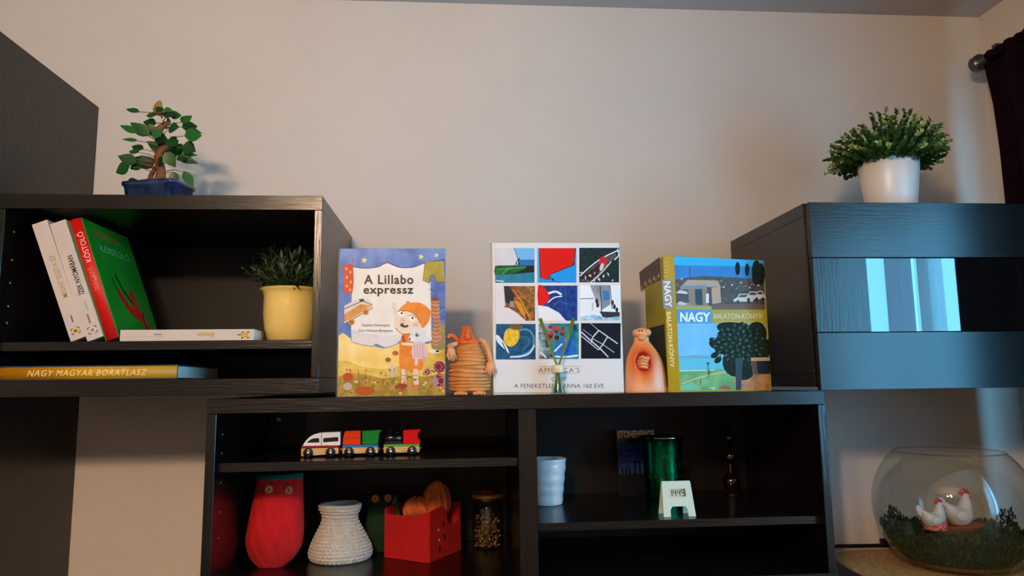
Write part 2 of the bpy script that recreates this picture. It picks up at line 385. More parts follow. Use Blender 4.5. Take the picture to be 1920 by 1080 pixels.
def sheer_mat(name='white_sheer_voile', c=(.9,.92,.95,1), lo=.30, hi=.7):
    m = bpy.data.materials.new(name); m.use_nodes = True; nt = m.node_tree; nt.nodes.clear()
    out = nt.nodes.new('ShaderNodeOutputMaterial'); t_ = nt.nodes.new('ShaderNodeBsdfTransparent'); tr = nt.nodes.new('ShaderNodeBsdfTranslucent')
    tr.inputs[0].default_value = c; d = nt.nodes.new('ShaderNodeBsdfDiffuse'); d.inputs[0].default_value = (.85,.87,.9,1)
    m1 = nt.nodes.new('ShaderNodeMixShader'); m1.inputs[0].default_value = .35; nt.links.new(tr.outputs[0], m1.inputs[1]); nt.links.new(d.outputs[0], m1.inputs[2])
    lw = nt.nodes.new('ShaderNodeLayerWeight'); lw.inputs[0].default_value = .35
    rm = nt.nodes.new('ShaderNodeMapRange'); rm.inputs[1].default_value = 0; rm.inputs[2].default_value = 1; rm.inputs[3].default_value = lo; rm.inputs[4].default_value = hi
    nt.links.new(lw.outputs['Facing'], rm.inputs[0])
    m2 = nt.nodes.new('ShaderNodeMixShader'); nt.links.new(rm.outputs[0], m2.inputs[0]); nt.links.new(t_.outputs[0], m2.inputs[1]); nt.links.new(m1.outputs[0], m2.inputs[2])
    nt.links.new(m2.outputs[0], out.inputs[0]); return m
SHEER = sheer_mat()
LILAC = sheer_mat('added_dimming_voile', (.42,.36,.40,1), .93, 1.0)  # for the added panel that dims part of the window
def sheer(ya, yb, label, seed, nf, m=SHEER, amp=.011):
    o = curtain('sheer_curtain', label, ya, yb, .9, 2.03, XC-.022, amp, nf, m, seed); o.modifiers.clear(); return o
sheer(.90, .615, 'white sheer curtain panel beside the dark plum curtain', 5, 3, SHEER, .006)
sheer(.605, .468, 'added lilac-grey panel dimming the window between the two white sheer panels', 9, 2, LILAC, .004)  # added panel, there to darken a band of the window mirrored in the door
sheer(.46, -.07, 'wide white sheer curtain panel hanging clear of the dark plum curtain', 6, 5)
# ------------------------------------------------------------------ ceiling lamp behind the camera
t = thing('ceiling_lamp_offscreen', 'three-bulb brass ceiling lamp hanging above the room', 'lamp', (LAMP_AT[0], LAMP_AT[1], ZC))
BR = mat('lamp_brass', (150,120,70), .3, metal=1)
MB().lathe([(.0001,0),(.06,0),(.06,-.02),(.012,-.03),(.008,-.2),(.02,-.22),(.0001,-.23)], seg=24).build('canopy', BR, t)
def bulb_mat(name, power, r, c):      # glowing globe giving off the given watts
    m = bpy.data.materials.new(name); m.use_nodes = True; b = m.node_tree.nodes['Principled BSDF']
    b.inputs['Emission Color'].default_value = c+(1,); b.inputs['Emission Strength'].default_value = power/(4*math.pi**2*r*r); return m
BM = bulb_mat('lit_bulb', LAMP_POWER/3, .042, LAMP_COLOR)
for i in range(3):
    a = R_(120*i+30); c = (.13*math.cos(a), .13*math.sin(a), LAMP_AT[2]-ZC)
    ab = MB().tube([(0,0,-.21), (c[0]*.6, c[1]*.6, -.215), (c[0], c[1], -.25), (c[0], c[1], c[2]+.045)], .006, 8).build('arm', BR, t)
    bo = MB().ball(c, (.040,.040,.046), 20, 14).build('bulb_offscreen', BM, t)

# ================================================================== books on the bench
ZBT = 1.3293
PAPER = mat('page_block_paper', (226,220,208), .8, var=.06, scale=300, stretch=(1,1,1))
def crop(ox, oy, k): return lambda a, b: (ox+a/k, oy+b/k)
def standing_book(name, label, X0, X1, Yf, z1, thick, cover, spine_m, group=None):
    H = z1-ZBT; W = X1-X0
    t = thing(name, label, 'book', (X0, Yf, ZBT), group=group)
    bx('front_cover', cover, t, 0, W, 0, .003, 0, H, .0006)
    bx('back_cover', cover, t, 0, W, thick-.003, thick, 0, H, .0006)
    MB().loft([[(.0005 - .0045*math.sin(math.pi*j/8)*1, .0006+(thick-.0012)*j/8, z) for j in range(9)]+[(.004, thick-.0032, z), (.004, .0032, z)] for z in (0, H)]).build('spine', spine_m, t)
    bx('page_block', PAPER, t, .0045, W-.004, .0031, thick-.0031, .003, H-.003, 0)
    return t
# --- illustrated children's book
YK = 1.428
K = crop(620, 440, 3.375)
tl, br = at(637, 465, YK), at(835, 741, YK)
spm = mat('picture_book_spine', (112,140,190), .35, c2=(196,176,120), scale=14, stretch=(1,1,1))
BLUE = ink(66,104,176, var=.0, scale=30, c2=(104,140,204))
t = standing_book('picture_book', "children's picture book with blue sky cover titled A Lillabo expressz", tl.x, br.x, YK, tl.z-.001, .016, BLUE, spm)
O = t.location.copy()
pr = Print(lambda a, b: at(*K(a, b), YK)-O, (0,-1,0))
pr.clip = lambda v: Vector((min(br.x-O.x-.0006, max(.0012, v.x)), v.y, min(tl.z-.0016-O.z, max(.0008, v.z))))
WHT = ink(232,226,220, var=.04, scale=30); CREAM = ink(226,206,180); YEL = ink(240,202,108, c2=(248,224,156), scale=22)
pr.poly([(40,640),(130,660),(240,690),(330,720),(430,690),(620,690),(770,640),(770,1080),(40,1080)], YEL, 2)
pr.poly([(40,800),(180,830),(330,850),(480,820),(600,760),(770,690),(770,1080),(40,1080)], ink(206,170,70, c2=(232,196,96), scale=45), 2)
pr.poly([(40,900),(200,880),(330,910),(480,890),(600,900),(770,880),(770,1080),(40,1080)], ink(150,118,40, c2=(186,150,62), scale=60), 2)
pr.poly([(625,240),(722,240),(722,640),(660,680),(632,640)], ink(62,96,170, c2=(92,126,190), scale=40))
pr.poly([(640,600),(722,560),(722,720),(640,720)], ink(150,140,70, c2=(120,130,90), scale=50), 2)
# hanging sheet
pr.poly([(142,200),(210,214),(300,204),(358,180),(420,206),(510,208),(596,180),(612,260),(626,300),(632,560),(634,672),(560,688),(480,676),(440,672),(420,690),(380,712),(340,712),(290,690),(262,706),(180,690),(132,680),(128,500),(136,330)], ink(228,222,214, c2=(236,230,224), scale=20))
pr.poly([(132,600),(200,620),(330,640),(440,630),(440,672),(420,690),(380,712),(340,712),(290,690),(262,706),(180,690),(132,680)], ink(204,206,216, c2=(224,218,216), scale=24), 1)
NAVY = ink(40,52,110); BROWN = ink(112,66,36); SKIN = ink(240,208,178); ORG = ink(222,122,34, c2=(236,144,56), scale=50); DKO = ink(160,80,24)
pr.line([(82,190),(200,212),(300,204),(358,174),(430,206),(520,206),(600,178),(722,158)], 5, NAVY, 4)
pr.line([(132,680),(180,692),(262,708),(290,692),(345,716),(420,692),(440,674),(560,690),(634,674)], 4, ink(110,116,160), 3)
pr.line([(630,300),(634,560),(636,672)], 5, ink(210,214,226))
pr.line([(126,330),(124,500),(130,676)], 4, ink(120,120,150))
for x, y, r in ((212,162,24),(572,140,22),(670,130,18)): pr.star(x, y, r, ink(228,214,150))
for x in (140, 358, 628, 714): pr.line([(x, 150), (x+2, 182)], 6, ink(150,60,70))
pr.poly([(82,190),(142,186),(146,300),(138,368),(84,372)], ink(190,48,30, c2=(206,70,30), scale=40))
for x, y in ((100,215),(125,238),(103,270),(128,300),(102,325),(124,350)): pr.ell(x, y, 8, 10, ink(236,150,60))
pr.poly([(598,172),(715,168),(722,300),(668,303),(656,256),(632,258),(622,308),(584,290)], ink(150,136,40, c2=(176,158,56), scale=50))
pr.line([(598,172),(584,290),(622,308),(632,258),(656,256),(668,303),(722,300)], 4, ink(80,70,20))
# toy-like train
pr.poly([(86,450),(180,402),(240,412),(270,438),(266,464),(150,528),(86,566)], ink(214,206,198))
pr.poly([(86,505),(190,440),(262,450),(150,520),(86,552)], ink(196,126,50, c2=(224,160,80), scale=40))
pr.poly([(178,410),(205,405),(216,420),(188,428)], ink(60,50,56)); pr.line([(86,470),(200,420),(262,445)], 5, ink(90,70,60))
pr.line([(86,566),(150,528),(266,464)], 5, ink(110,80,60))
for x, y, r in ((222,490,20),(132,553,21)): pr.ell(x, y, r, r, ink(206,140,60)); pr.ell(x, y, r*.55, r*.55, ink(150,96,40))
# trunk of wound rings on the right
pr.poly([(640,410),(684,404),(690,520),(700,600),(694,690),(640,690),(650,560),(636,470)], ink(176,116,84, c2=(200,142,104), scale=60), 2)
for i in range(11): y = 428+i*25; pr.line([(640, y), (662, y+9), (690, y+2)], 4, ink(110,60,56), 3)
pr.ell(660,408,26,12, ink(140,50,40))
pr.line([(660,400),(664,360),(625,345)], 4, ink(60,70,60), 3); pr.line([(690,470),(722,455)], 4, ink(40,50,110)); pr.line([(695,540),(722,520)], 4, ink(60,50,110))
# child in orange cap and overalls
pr.line([(432,530),(412,500),(402,460)], 22, ink(226,206,186), 3)
for dx, dy in ((-12,-28),(-2,-34),(9,-30)): pr.line([(402,462),(402+dx,462+dy)], 8, ink(226,206,186))
pr.poly([(450,640),(470,625),(510,630),(536,690),(580,790),(580,850),(520,862),(440,850),(436,700)], ORG, 3)
pr.poly([(448,640),(462,634),(480,690),(456,690)], ink(172,70,36))
pr.poly([(408,520),(440,478),(500,470),(560,500),(586,560),(570,600),(520,624),(450,628),(414,596),(400,560)], ink(232,208,184, c2=(238,218,196), scale=30), 3)
pr.poly([(428,490),(446,456),(490,434),(560,430),(612,458),(634,490),(622,545),(584,592),(566,560),(540,514),(490,484),(440,488)], ORG, 3)
pr.line([(430,488),(490,482),(540,512),(566,560)], 5, DKO, 3); pr.ell(490,432,14,12, ORG); pr.ell(636,492,14,10, ORG)
for x, y in ((446,500),(514,530)): pr.ell(x, y, 20, 17, ink(246,240,232), .3); pr.ell(x+4, y-3, 7, 7, ink(50,36,30))
pr.line([(424,486),(444,478),(466,488)], 4, BROWN, 3); pr.line([(496,512),(520,510),(538,526)], 4, BROWN, 3)
pr.ell(456,540,16,10, ink(222,176,150), .4); pr.ell(466,574,27,14, ink(86,40,36), .15); pr.ell(472,568,14,5, ink(240,232,226), .15)
pr.ell(540,570,18,14, ink(232,180,154)); pr.line([(410,590),(450,628),(520,624)], 4, DKO, 3)
# toy bear
TB = ink(216,220,226); pr.ell(596,612,14,15, TB); pr.ell(524,606,12,13, TB); pr.ell(552,644,52,44, TB, -.1); pr.ell(510,658,20,15, ink(232,232,234)); pr.ell(500,660,7,6, ink(40,36,40))
pr.ell(548,634,12,12, ink(70,70,84)); pr.ell(551,631,5,5, ink(240,240,240))
pr.poly([(520,690),(596,684),(610,770),(520,786)], ink(220,188,190), 2)
for x in (530, 548, 566, 584): pr.line([(x, 694), (x+2, 780)], 3, ink(184,140,150))
pr.line([(600,670),(640,650)], 20, TB); pr.line([(545,780),(540,826)], 20, ink(230,200,190)); pr.line([(590,770),(594,806)], 22, ink(204,160,160))
pr.line([(450,690),(520,694)], 18, SKIN)
for a, b in (((464,850),(462,944)), ((536,850),(542,950))): pr.line([a, b], 32, ink(234,196,170)); pr.line([(a[0]-16, 890), (a[0]+16, 892)], 6, ink(220,130,120)); pr.line([(a[0]-16, 912), (a[0]+16, 914)], 6, ink(220,130,120))
pr.ell(448,958,36,17, ink(150,60,40)); pr.ell(532,966,30,16, ink(206,120,90))
# flowers and plants
rnd = random.Random(4)
for i in range(70):
    x, y = rnd.uniform(84, 716), rnd.uniform(850, 1005)
    c = rnd.choice([(176,60,40),(206,120,50),(120,130,50),(232,180,90),(190,90,110),(90,110,60),(216,200,190)]); pr.ell(x, y, rnd.uniform(4, 11), rnd.uniform(4, 10), ink(*c))
for i in range(46):
    x, y = rnd.uniform(84, 716), rnd.uniform(860, 1008); pr.line([(x, y), (x+rnd.uniform(-8, 8), y-rnd.uniform(14, 40))], 3, ink(*rnd.choice([(92,100,40),(150,130,50),(120,84,40)])))
for cx, cy, r in ((688,836,36),(704,926,34),(610,868,20)):
    pr.ell(cx if cx < 690 else 686, cy, r*.98, r*.98, ink(120,22,62))
    for i in range(8): a = i*.8; pr.ell(min(716, cx+.62*r*math.cos(a)-6), cy+.62*r*math.sin(a), 4, 4, ink(214,150,180))
pr.ell(220,988,62,28, ink(178,84,36)); pr.ell(410,750,20,15, ink(176,96,50)); pr.ell(364,792,18,15, ink(166,90,44)); pr.ell(110,900,34,26, ink(186,76,40)); pr.ell(108,960,28,24, ink(190,170,160))
pr.ell(660,740,38,12, ink(226,222,214)); pr.ell(676,738,12,6, ink(40,36,40)); pr.ell(662,930,18,30, ink(160,140,140)); pr.ell(390,880,16,26, ink(196,180,170)); pr.ell(388,838,15,15, ink(206,196,190))
BLKINK = ink(26,22,22)
pr.text('A Lillabo', 368, 284, 312, 60, BLKINK, bold=.022, space=1.12); pr.text('expressz', 366, 364, 316, 54, BLKINK, bold=.022, space=1.1)
pr.text('Sophie Holmqvist', 288, 575, 178, 21, ink(70,62,62)); pr.text('Sara Nilsson-Bergman', 284, 609, 216, 20, ink(70,62,62))
pr.build('cover_print', t)

# --- yacht photo book
YA = 1.436
K4 = crop(900, 440, 3.375)
tl, br = at(923, 455, YA), at(1170, 737.5, YA)
COVW = mat('white_laminate_cover', (222,220,219), .3, spec=.3)
t = standing_book('photo_book', 'white sailing photo book with nine square photographs on its cover', tl.x, br.x+.0005, YA, tl.z, .026, COVW, COVW)
O2 = t.location.copy()
mpA = lambda a, b: at(*K4(a, b), YA)-O2
SEA = ink(24,110,160, c2=(60,156,196), scale=90); DEEP = ink(10,44,110, c2=(22,72,150), scale=120); DARK = ink(8,14,26, c2=(20,34,52), scale=90); SKY = ink(110,180,232); SAIL = ink(228,228,230); NVY = ink(14,22,40); FOAM = ink(220,230,236)
def photo(fn):
    q = Print(mpA, (0,-1,0)); fn(q); q.build('cover_photo', t)
def f1(q):
    q.rect(96,85,345,305, SKY); q.rect(96,158,345,196, ink(30,110,170)); q.poly([(96,85),(216,85),(246,170),(234,192),(96,196)], ink(214,214,218, c2=(196,198,204), scale=18))
    q.rect(96,196,344,250, ink(14,26,24)); q.poly([(96,200),(180,196),(300,205),(220,240),(130,262),(96,262)], ink(10,110,50, c2=(20,70,30), scale=60), 2)
    q.poly([(96,255),(200,250),(344,238),(345,305),(97,305)], ink(20,110,140, c2=(30,130,160), scale=70)); q.line([(225,190),(240,160),(250,190)], 9, NVY); q.ell(245,155,6,7, NVY); q.line([(214,85),(246,170)], 3, ink(60,60,70))
    q.line([(110,220),(200,214),(290,204)], 5, ink(60,170,90), 3); q.line([(140,250),(180,215)], 4, ink(70,180,100)); q.line([(100,290),(150,296)], 6, FOAM)
photo(f1)
def f2(q):
    q.rect(362,85,610,304, ink(20,150,226)); q.poly([(376,85),(604,85),(596,190),(446,250),(438,284),(382,274)], ink(222,16,10)); q.line([(604,85),(594,192),(446,250),(440,284),(382,274),(374,85)], 5, ink(20,20,34)); q.poly([(582,184),(598,176),(596,196)], NVY)
    q.line([(440,262),(462,290),(510,304)], 4, ink(10,60,120)); q.ell(460,284,8,8, ink(16,40,90)); q.rect(362,85,374,304, ink(70,170,230))
photo(f2)
def f3(q):
    q.rect(628,83,880,302, ink(12,28,30, c2=(30,58,60), scale=140)); q.poly([(636,290),(700,215),(780,150),(852,118),(866,140),(800,200),(740,290),(690,302)], ink(120,110,108, c2=(40,30,34), scale=160))
    q.poly([(640,280),(720,210),(800,160),(760,230),(700,290)], ink(70,34,34, c2=(36,24,28), scale=160)); q.line([(632,262),(700,200),(770,150),(850,110),(876,100)], 7, FOAM, 3); q.line([(700,302),(770,240),(830,170)], 6, FOAM, 3)
    q.poly([(756,150),(790,140),(800,180),(768,202)], ink(210,30,36), 2); q.ell(770,205,12,26, ink(226,200,196), .3); q.line([(870,90),(878,130),(850,160)], 7, FOAM, 3)
    for i in range(14): q.ell(640+((i*57) % 200), 240+((i*23) % 56), 9, 3, FOAM, .4*i)
photo(f3)
def f4(q):
    q.rect(98,325,348,545, ink(170,116,56, c2=(90,56,30), scale=110)); q.poly([(98,325),(150,325),(160,450),(240,500),(290,545),(98,545)], ink(224,216,218)); q.poly([(150,325),(196,325),(224,380),(196,440),(162,430)], ink(28,42,50))
    q.poly([(180,325),(206,325),(246,392),(226,396)], ink(150,30,50)); q.line([(206,345),(262,420),(324,545)], 6, ink(226,150,50)); q.poly([(218,420),(262,440),(300,540),(262,500)], ink(210,140,30), 2)
    q.line([(152,455),(214,462)], 6, NVY); q.poly([(190,420),(214,424),(218,462),(186,458)], ink(150,140,146)); q.line([(290,500),(300,545)], 12, ink(120,30,40))
photo(f4)
def f5(q):
    q.rect(367,322,616,545, DEEP); q.poly([(367,322),(400,330),(438,375),(430,420),(404,445),(367,440)], ink(222,20,22), 2); q.poly([(367,446),(430,456),(500,494),(544,545),(369,545)], ink(236,234,236), 1)
    q.line([(432,372),(480,360),(516,380)], 13, FOAM, 3); q.line([(440,380),(500,384)], 5, ink(30,34,60)); q.line([(430,430),(470,398),(520,390)], 7, FOAM, 3); q.line([(470,450),(500,425),(560,440)], 3, ink(80,130,200), 3); q.line([(540,340),(546,480)], 2, ink(70,120,190))
photo(f5)
def f6(q):
    q.rect(633,320,886,543, ink(226,232,238, c2=(240,242,244), scale=12)); q.poly([(696,320),(764,320),(756,460),(730,410)], ink(120,128,140, c2=(160,164,170), scale=50)); q.poly([(764,320),(820,320),(826,440),(766,480)], ink(130,140,152)); q.poly([(776,350),(818,360),(822,410),(780,420)], ink(60,120,180))
    q.line([(760,322),(770,500)], 7, ink(60,62,70)); q.line([(634,406),(720,404)], 5, ink(120,100,80)); q.poly([(756,486),(884,490),(884,524),(780,528)], ink(52,50,56)); q.poly([(634,520),(720,505),(800,526),(886,516),(886,543),(634,543)], ink(90,170,206, c2=(206,226,236), scale=90))
    for x, y in ((738,420),(744,446),(838,430),(850,456),(866,476)): q.ell(x, y, 9, 16, ink(40,38,44)); 
    q.line([(822,322),(836,470)], 5, ink(70,72,80)); q.line([(710,480),(716,430)], 3, ink(90,90,96))
photo(f6)
def f7(q):
    q.rect(101,565,352,790, ink(10,60,100, c2=(24,96,136), scale=80)); q.line([(230,610),(300,600),(340,650),(330,720),(270,762),(200,770)], 12, ink(70,150,190), 4); q.line([(250,650),(300,650),(310,690),(270,726)], 7, ink(40,120,160), 4)
    q.poly([(160,610),(200,590),(240,600),(250,650),(220,700),(180,706),(150,670)], ink(214,166,30, c2=(236,200,70), scale=140), 3); q.ell(230,585,44,18, ink(110,90,50)); q.poly([(101,640),(120,640),(170,710),(184,752),(160,730),(110,680)], FOAM, 2)
    q.line([(190,774),(250,772),(310,752),(346,700)], 9, FOAM, 4); q.line([(140,680),(172,750)], 6, ink(40,50,60))
photo(f7)
def f8(q):
    q.rect(371,562,625,787, ink(20,110,130, c2=(40,146,160), scale=60)); q.poly([(371,562),(440,562),(470,640),(440,720),(371,700)], ink(150,176,196, c2=(90,120,140), scale=50)); q.poly([(371,620),(400,620),(470,787),(371,787)], ink(24,60,70, c2=(170,200,210), scale=60))
    q.poly([(470,700),(540,640),(590,660),(614,740),(560,780),(480,770)], ink(20,120,200, c2=(30,96,180), scale=40)); 
    for i in range(16): q.ell(446+(i*37) % 110, 585+(i*23) % 78, 15, 12, ink(*[(176,24,34),(60,24,30),(130,60,30),(210,60,50)][i % 4]), i)
    q.line([(470,740),(520,690)], 10, FOAM); q.line([(470,770),(540,774),(620,764)], 12, FOAM, 3); q.line([(380,740),(420,780)], 10, FOAM); q.line([(540,660),(530,740)], 3, FOAM)
    q.text('FRI', 600, 592, 44, 26, ink(20,30,44), rot=.9, bold=.03)
photo(f8)
def f9(q):
    q.rect(639,560,890,785, ink(6,14,28, c2=(12,24,44), scale=50)); G = ink(206,212,220)
    for P, w_ in (([(640,615),(700,670),(760,720),(812,775)], 8), ([(752,606),(800,640),(872,690)], 7), ([(752,606),(712,650),(704,684)], 8), ([(808,646),(780,690),(752,728)], 7), ([(716,660),(770,690),(850,746)], 4), ([(640,640),(700,690),(750,730)], 5), ([(700,562),(752,606)], 3), ([(650,600),(706,640)], 3)): q.line(P, w_, G)
photo(f9)
q = Print(mpA, (0,-1,0)); GR = ink(120,112,112)
q.line([(94,52),(98,1004)], 3, ink(196,192,192)); q.line([(90,1002),(912,998)], 3, ink(120,112,110)); q.line([(372,836),(632,832)], 2, GR); q.line([(372,880),(632,876)], 2, GR)
q.text("AMERICA'S", 500, 857, 262, 30, ink(110,100,98), space=1.15); q.text('CUP', 500, 914, 96, 28, ink(120,112,110), space=1.2)
q.text('A FENEKETLEN KANNA 160 ÉVE', 500, 953, 566, 34, ink(66,62,62), space=1.1)
q.build('cover_rule', t)

# --- lake guide standing open
K5 = crop(1150, 440, 3.375)
S0, S1 = at(1253.5, 731, 1.432), at(1274.5, 731, 1.424); C2 = at(1447, 729, 1.478); B2 = at(1216, 728, 1.575)
S0.z = S1.z = C2.z = B2.z = 0
zt5 = at(1256, 480, 1.424).z
OL = Vector((S1.x, S1.y, ZBT)); H5 = zt5-ZBT
t = thing('lake_guide_book', 'hardback lake guide standing ajar with olive spine titled Nagy Balaton-könyv', 'book', OL)
OLV = ink(166,150,10); GLZ = mat('glossy_dark_cover', (30,34,36), .25)
def slab(name, A, B, th, m, z0=0, z1=H5, inset=0):
    d = (B-A).normalized(); n = Vector((-d.y, d.x, 0)); L = (B-A).length
    M = Matrix(((d.x, n.x, 0, A.x-OL.x), (d.y, n.y, 0, A.y-OL.y), (0, 0, 1, 0), (0,0,0,1)))
    return MB().box(0, L, 0, th, z0, z1, M=M).build(name, m, t, .0005), d, -n
fo, fd, fn_ = slab('front_cover', S1, C2, .003, OLV)
so, sd_, sn = slab('spine', S0, S1, .0025, OLV)
bo, bd, bn = slab('back_cover', B2, S0, .003, ink(150,138,12, c2=(176,160,20), scale=6))
A_ = S0+(S1-S0)*.2
for (p0, p1) in ((S1+fd*.002-fn_*.0035, C2-fd*.003-fn_*.004), (A_ + Vector((.004,.006,0)), C2-fd*.008+Vector((-.01,.03,0)))): slab('page_block', p0, p1, .009, PAPER, .003, H5-.003)
def onplane(o, n): 
    def f(a, b):
        r = ray(*K5(a, b)); k = (o-EYE).dot(n)/r.dot(n); return EYE+r*k-OL
    return f
q = Print(onplane(S1, fn_), fn_)
LC = (C2-S1).length
def clipc(v):
    k = min(LC-.0005, max(.0005, v.x*fd.x+v.y*fd.y)); n0 = v-fd*(v.x*fd.x+v.y*fd.y)
    return Vector((n0.x+fd.x*k, n0.y+fd.y*k, min(H5-.0005, max(.0005, v.z))))
q.clip = clipc
q.poly([(366,136),(955,156),(960,470),(385,470)], ink(60,150,206)); q.poly([(366,136),(950,155),(950,200),(370,190)], ink(40,170,220)); q.poly([(372,192),(950,205),(955,300),(380,290)], ink(44,110,180, c2=(60,130,196), scale=30))
q.poly([(378,285),(450,275),(560,262),(700,268),(952,282),(960,470),(384,456)], ink(96,70,44, c2=(52,44,38), scale=200), 0)
for i in range(46): q.ell(390+(i*97) % 540, 276+(i*31) % 46+((i*97) % 540)*.05, 8, 5, ink(*[(170,60,36),(190,176,160),(60,70,60),(150,120,60),(40,60,90)][i % 5]))
q.poly([(640,440),(956,440),(960,474),(620,474)], ink(110,74,44)); q.poly([(382,446),(470,430),(560,446),(620,452),(620,474),(386,470)], ink(150,140,110))
q.poly([(425,330),(470,285),(660,290),(680,332)], ink(178,150,124)); q.poly([(420,325),(590,318),(592,345),(424,348)], ink(120,130,136)); q.poly([(472,345),(592,340),(600,450),(480,444)], ink(140,116,90)); q.poly([(516,345),(560,343),(566,446),(520,444)], ink(40,44,46)); q.poly([(620,335),(676,332),(682,430),(626,440)], ink(186,150,120))
q.poly([(392,370),(420,350),(466,360),(470,376)], ink(206,200,196)); q.poly([(386,440),(420,420),(466,436),(450,448)], ink(190,190,196)); q.rect(586,372,604,432, ink(226,224,226)); q.ell(592,366,7,8, ink(120,80,60)); q.rect(480,205,486,285, ink(70,60,60))
for x, y, w_ in ((822,402,62),(880,388,46),(926,384,36)):
    q.poly([(x-w_, y+8), (x-w_*.6, y-6), (x-w_*.4, y-28), (x+w_*.5, y-28), (x+w_*.8, y-4), (x+w_, y+4), (x+w_, y+22), (x-w_, y+22)], ink(206,196,176)); q.poly([(x-w_*.5, y-6), (x-w_*.3, y-22), (x+w_*.4, y-22), (x+w_*.6, y-6)], ink(60,60,62))
    for dx in (-.55, .55): q.ell(x+dx*w_, y+22, 9, 10, ink(24,22,22))
TREE = mat('printed_foliage', (10,14,6), .5, c2=(34,42,16), scale=220, spec=.1)
for x, y, rx, ry in ((786,215,16,42),(846,222,14,40),(905,240,30,80),(935,250,24,70)): q.ell(x, y, rx, ry, TREE)
q.poly([(390,470),(620,474),(625,580),(400,580)], ink(70,140,196)); q.poly([(388,455),(620,455),(620,476),(390,472)], ink(170,156,30)); q.poly([(628,478),(950,480),(952,568),(632,568)], ink(176,146,30))
q.poly([(398,560),(960,568),(985,780),(412,780)], ink(96,168,222, c2=(126,188,230), scale=8)); q.poly([(412,772),(520,762),(700,776),(700,800),(414,800)], ink(110,150,180)); q.poly([(412,780),(760,786),(760,862),(418,860)], ink(90,180,200)); 
q.poly([(418,858),(640,850),(800,858),(985,850),(1000,982),(426,984)], ink(90,150,70, c2=(120,170,90), scale=40)); q.line([(430,945),(520,912),(640,880),(720,868)], 10, ink(196,170,110), 3); q.line([(418,862),(640,856)], 6, ink(220,210,190))
q.poly([(420,960),(500,930),(560,984),(426,984)], ink(110,180,130)); q.poly([(760,900),(850,880),(985,885),(1000,982),(770,984)], ink(196,126,50, c2=(150,96,40), scale=60))
for (x, y, rx, ry) in ((800,610,150,50),(760,670,110,80),(850,700,130,110),(700,700,70,60),(650,690,46,34),(780,800,90,100),(900,640,70,90),(930,740,60,90),(820,860,70,60)): q.ell(x, y, rx, ry, TREE, .2)
for i in range(34): a = i*.61; q.ell(800+190*math.cos(a)*(.7+.3*math.sin(i*2.1)), 700+150*math.sin(a)*(.8+.2*math.cos(i*3.3)), 26, 18, TREE, a)
for i in range(60): a = i*2.4; rr_ = math.sqrt(i/60); q.ell(800+170*rr_*math.cos(a), 690+130*rr_*math.sin(a), 11, 7, ink(*[(46,62,24),(28,40,18),(64,74,34)][i % 3]), a)
q.poly([(770,780),(820,780),(806,980),(776,984)], ink(34,26,18)); q.poly([(868,780),(988,778),(990,880),(880,884)], ink(96,60,34)); q.poly([(905,800),(990,798),(992,880),(915,882)], ink(26,20,16)); q.poly([(868,778),(988,776),(990,798),(870,800)], ink(190,150,90))
for x, y in ((597,840),(550,930),(607,868),(600,880)): q.line([(x, y-18), (x, y+20)], 5, ink(50,60,50))
q.ell(598,815,9,8, ink(50,70,50)); q.poly([(660,970),(700,950),(740,966),(736,982)], ink(190,60,40)); q.poly([(600,970),(640,965),(642,982)], ink(190,200,210))
WI = ink(238,240,240)
q.text('NAGY', 517, 522, 190, 62, WI, bold=.03); q.text('BALATON-KÖNYV', 786, 512, 306, 40, ink(214,200,150), bold=.012)
q.line([(680,551),(900,551)], 4, ink(196,168,90))
q.build('cover_print', t)
q = Print(onplane(S1, sn), sn)
q.poly([(307,286),(374,288),(384,468),(318,470)], ink(110,146,166)); q.text('NAGY', 345, 378, 166, 44, WI, rot=R_(86), bold=.03); q.text('BALATON-KÖNYV', 365, 664, 350, 34, ink(232,228,190), rot=R_(86), bold=.02)
for i in range(5): q.line([(316, 175+i*22), (350, 177+i*22)], 4, ink(196,186,80))
q.build('spine_print', t)
q = Print(onplane(S0, bn), bn)
q.poly([(164,238),(294,140),(300,288),(174,354)], ink(36,28,24, c2=(84,56,44), scale=120)); q.poly([(174,352),(300,288),(300,300),(175,362)], OLV)
for i in range(12): q.ell(182+i*9.5, 335-i*5.2-(i % 3)*9, 5, 14, ink(*[(160,110,90),(120,60,50),(196,170,160)][i % 3]))
for i in range(9): q.line([(206, 404+i*16), (270, 378+i*16)], 3, ink(120,112,30))
q.poly([(190,600),(322,566),(346,960),(216,960)], ink(18,22,16, c2=(36,44,26), scale=120))
q.build('back_print', t)

# ------------------------------------------------------------------ reed diffuser
q0 = at(1047, 735.5, 1.413); q0.z = ZBT
t = thing('reed_diffuser', 'small clear glass reed diffuser with green sticks before the sailing book', 'diffuser', q0)
s = PX(1.413)
GL = thin_glass('clear_bottle_glass', (238,246,242), 1.5, 0, .03)
MB().lathe([(.0005,.0008),(14*s,.0008),(14.5*s,3*s),(14*s,6*s),(11*s,22*s),(8*s,36*s),(7*s,40*s),(7*s,52*s)], seg=28).build('bottle', GL, t)
MB().lathe([(.0005,.0020),(12.5*s,.0022),(12.6*s,6*s),(11.2*s,13*s),(.0005,13.1*s)], seg=24).build('oil', thin_glass('diffuser_oil', (236,240,224), 1.1), t)
MB().lathe([(7.4*s,40*s),(11.4*s,40*s),(12*s,42*s),(12*s,53*s),(11*s,55*s),(7.4*s,55*s)], seg=28).build('collar', mat('pale_collar', (226,206,170), .4), t)
RD = mat('green_reed', (104,110,20), .5, var=.25, scale=120, stretch=(1,1,.2))
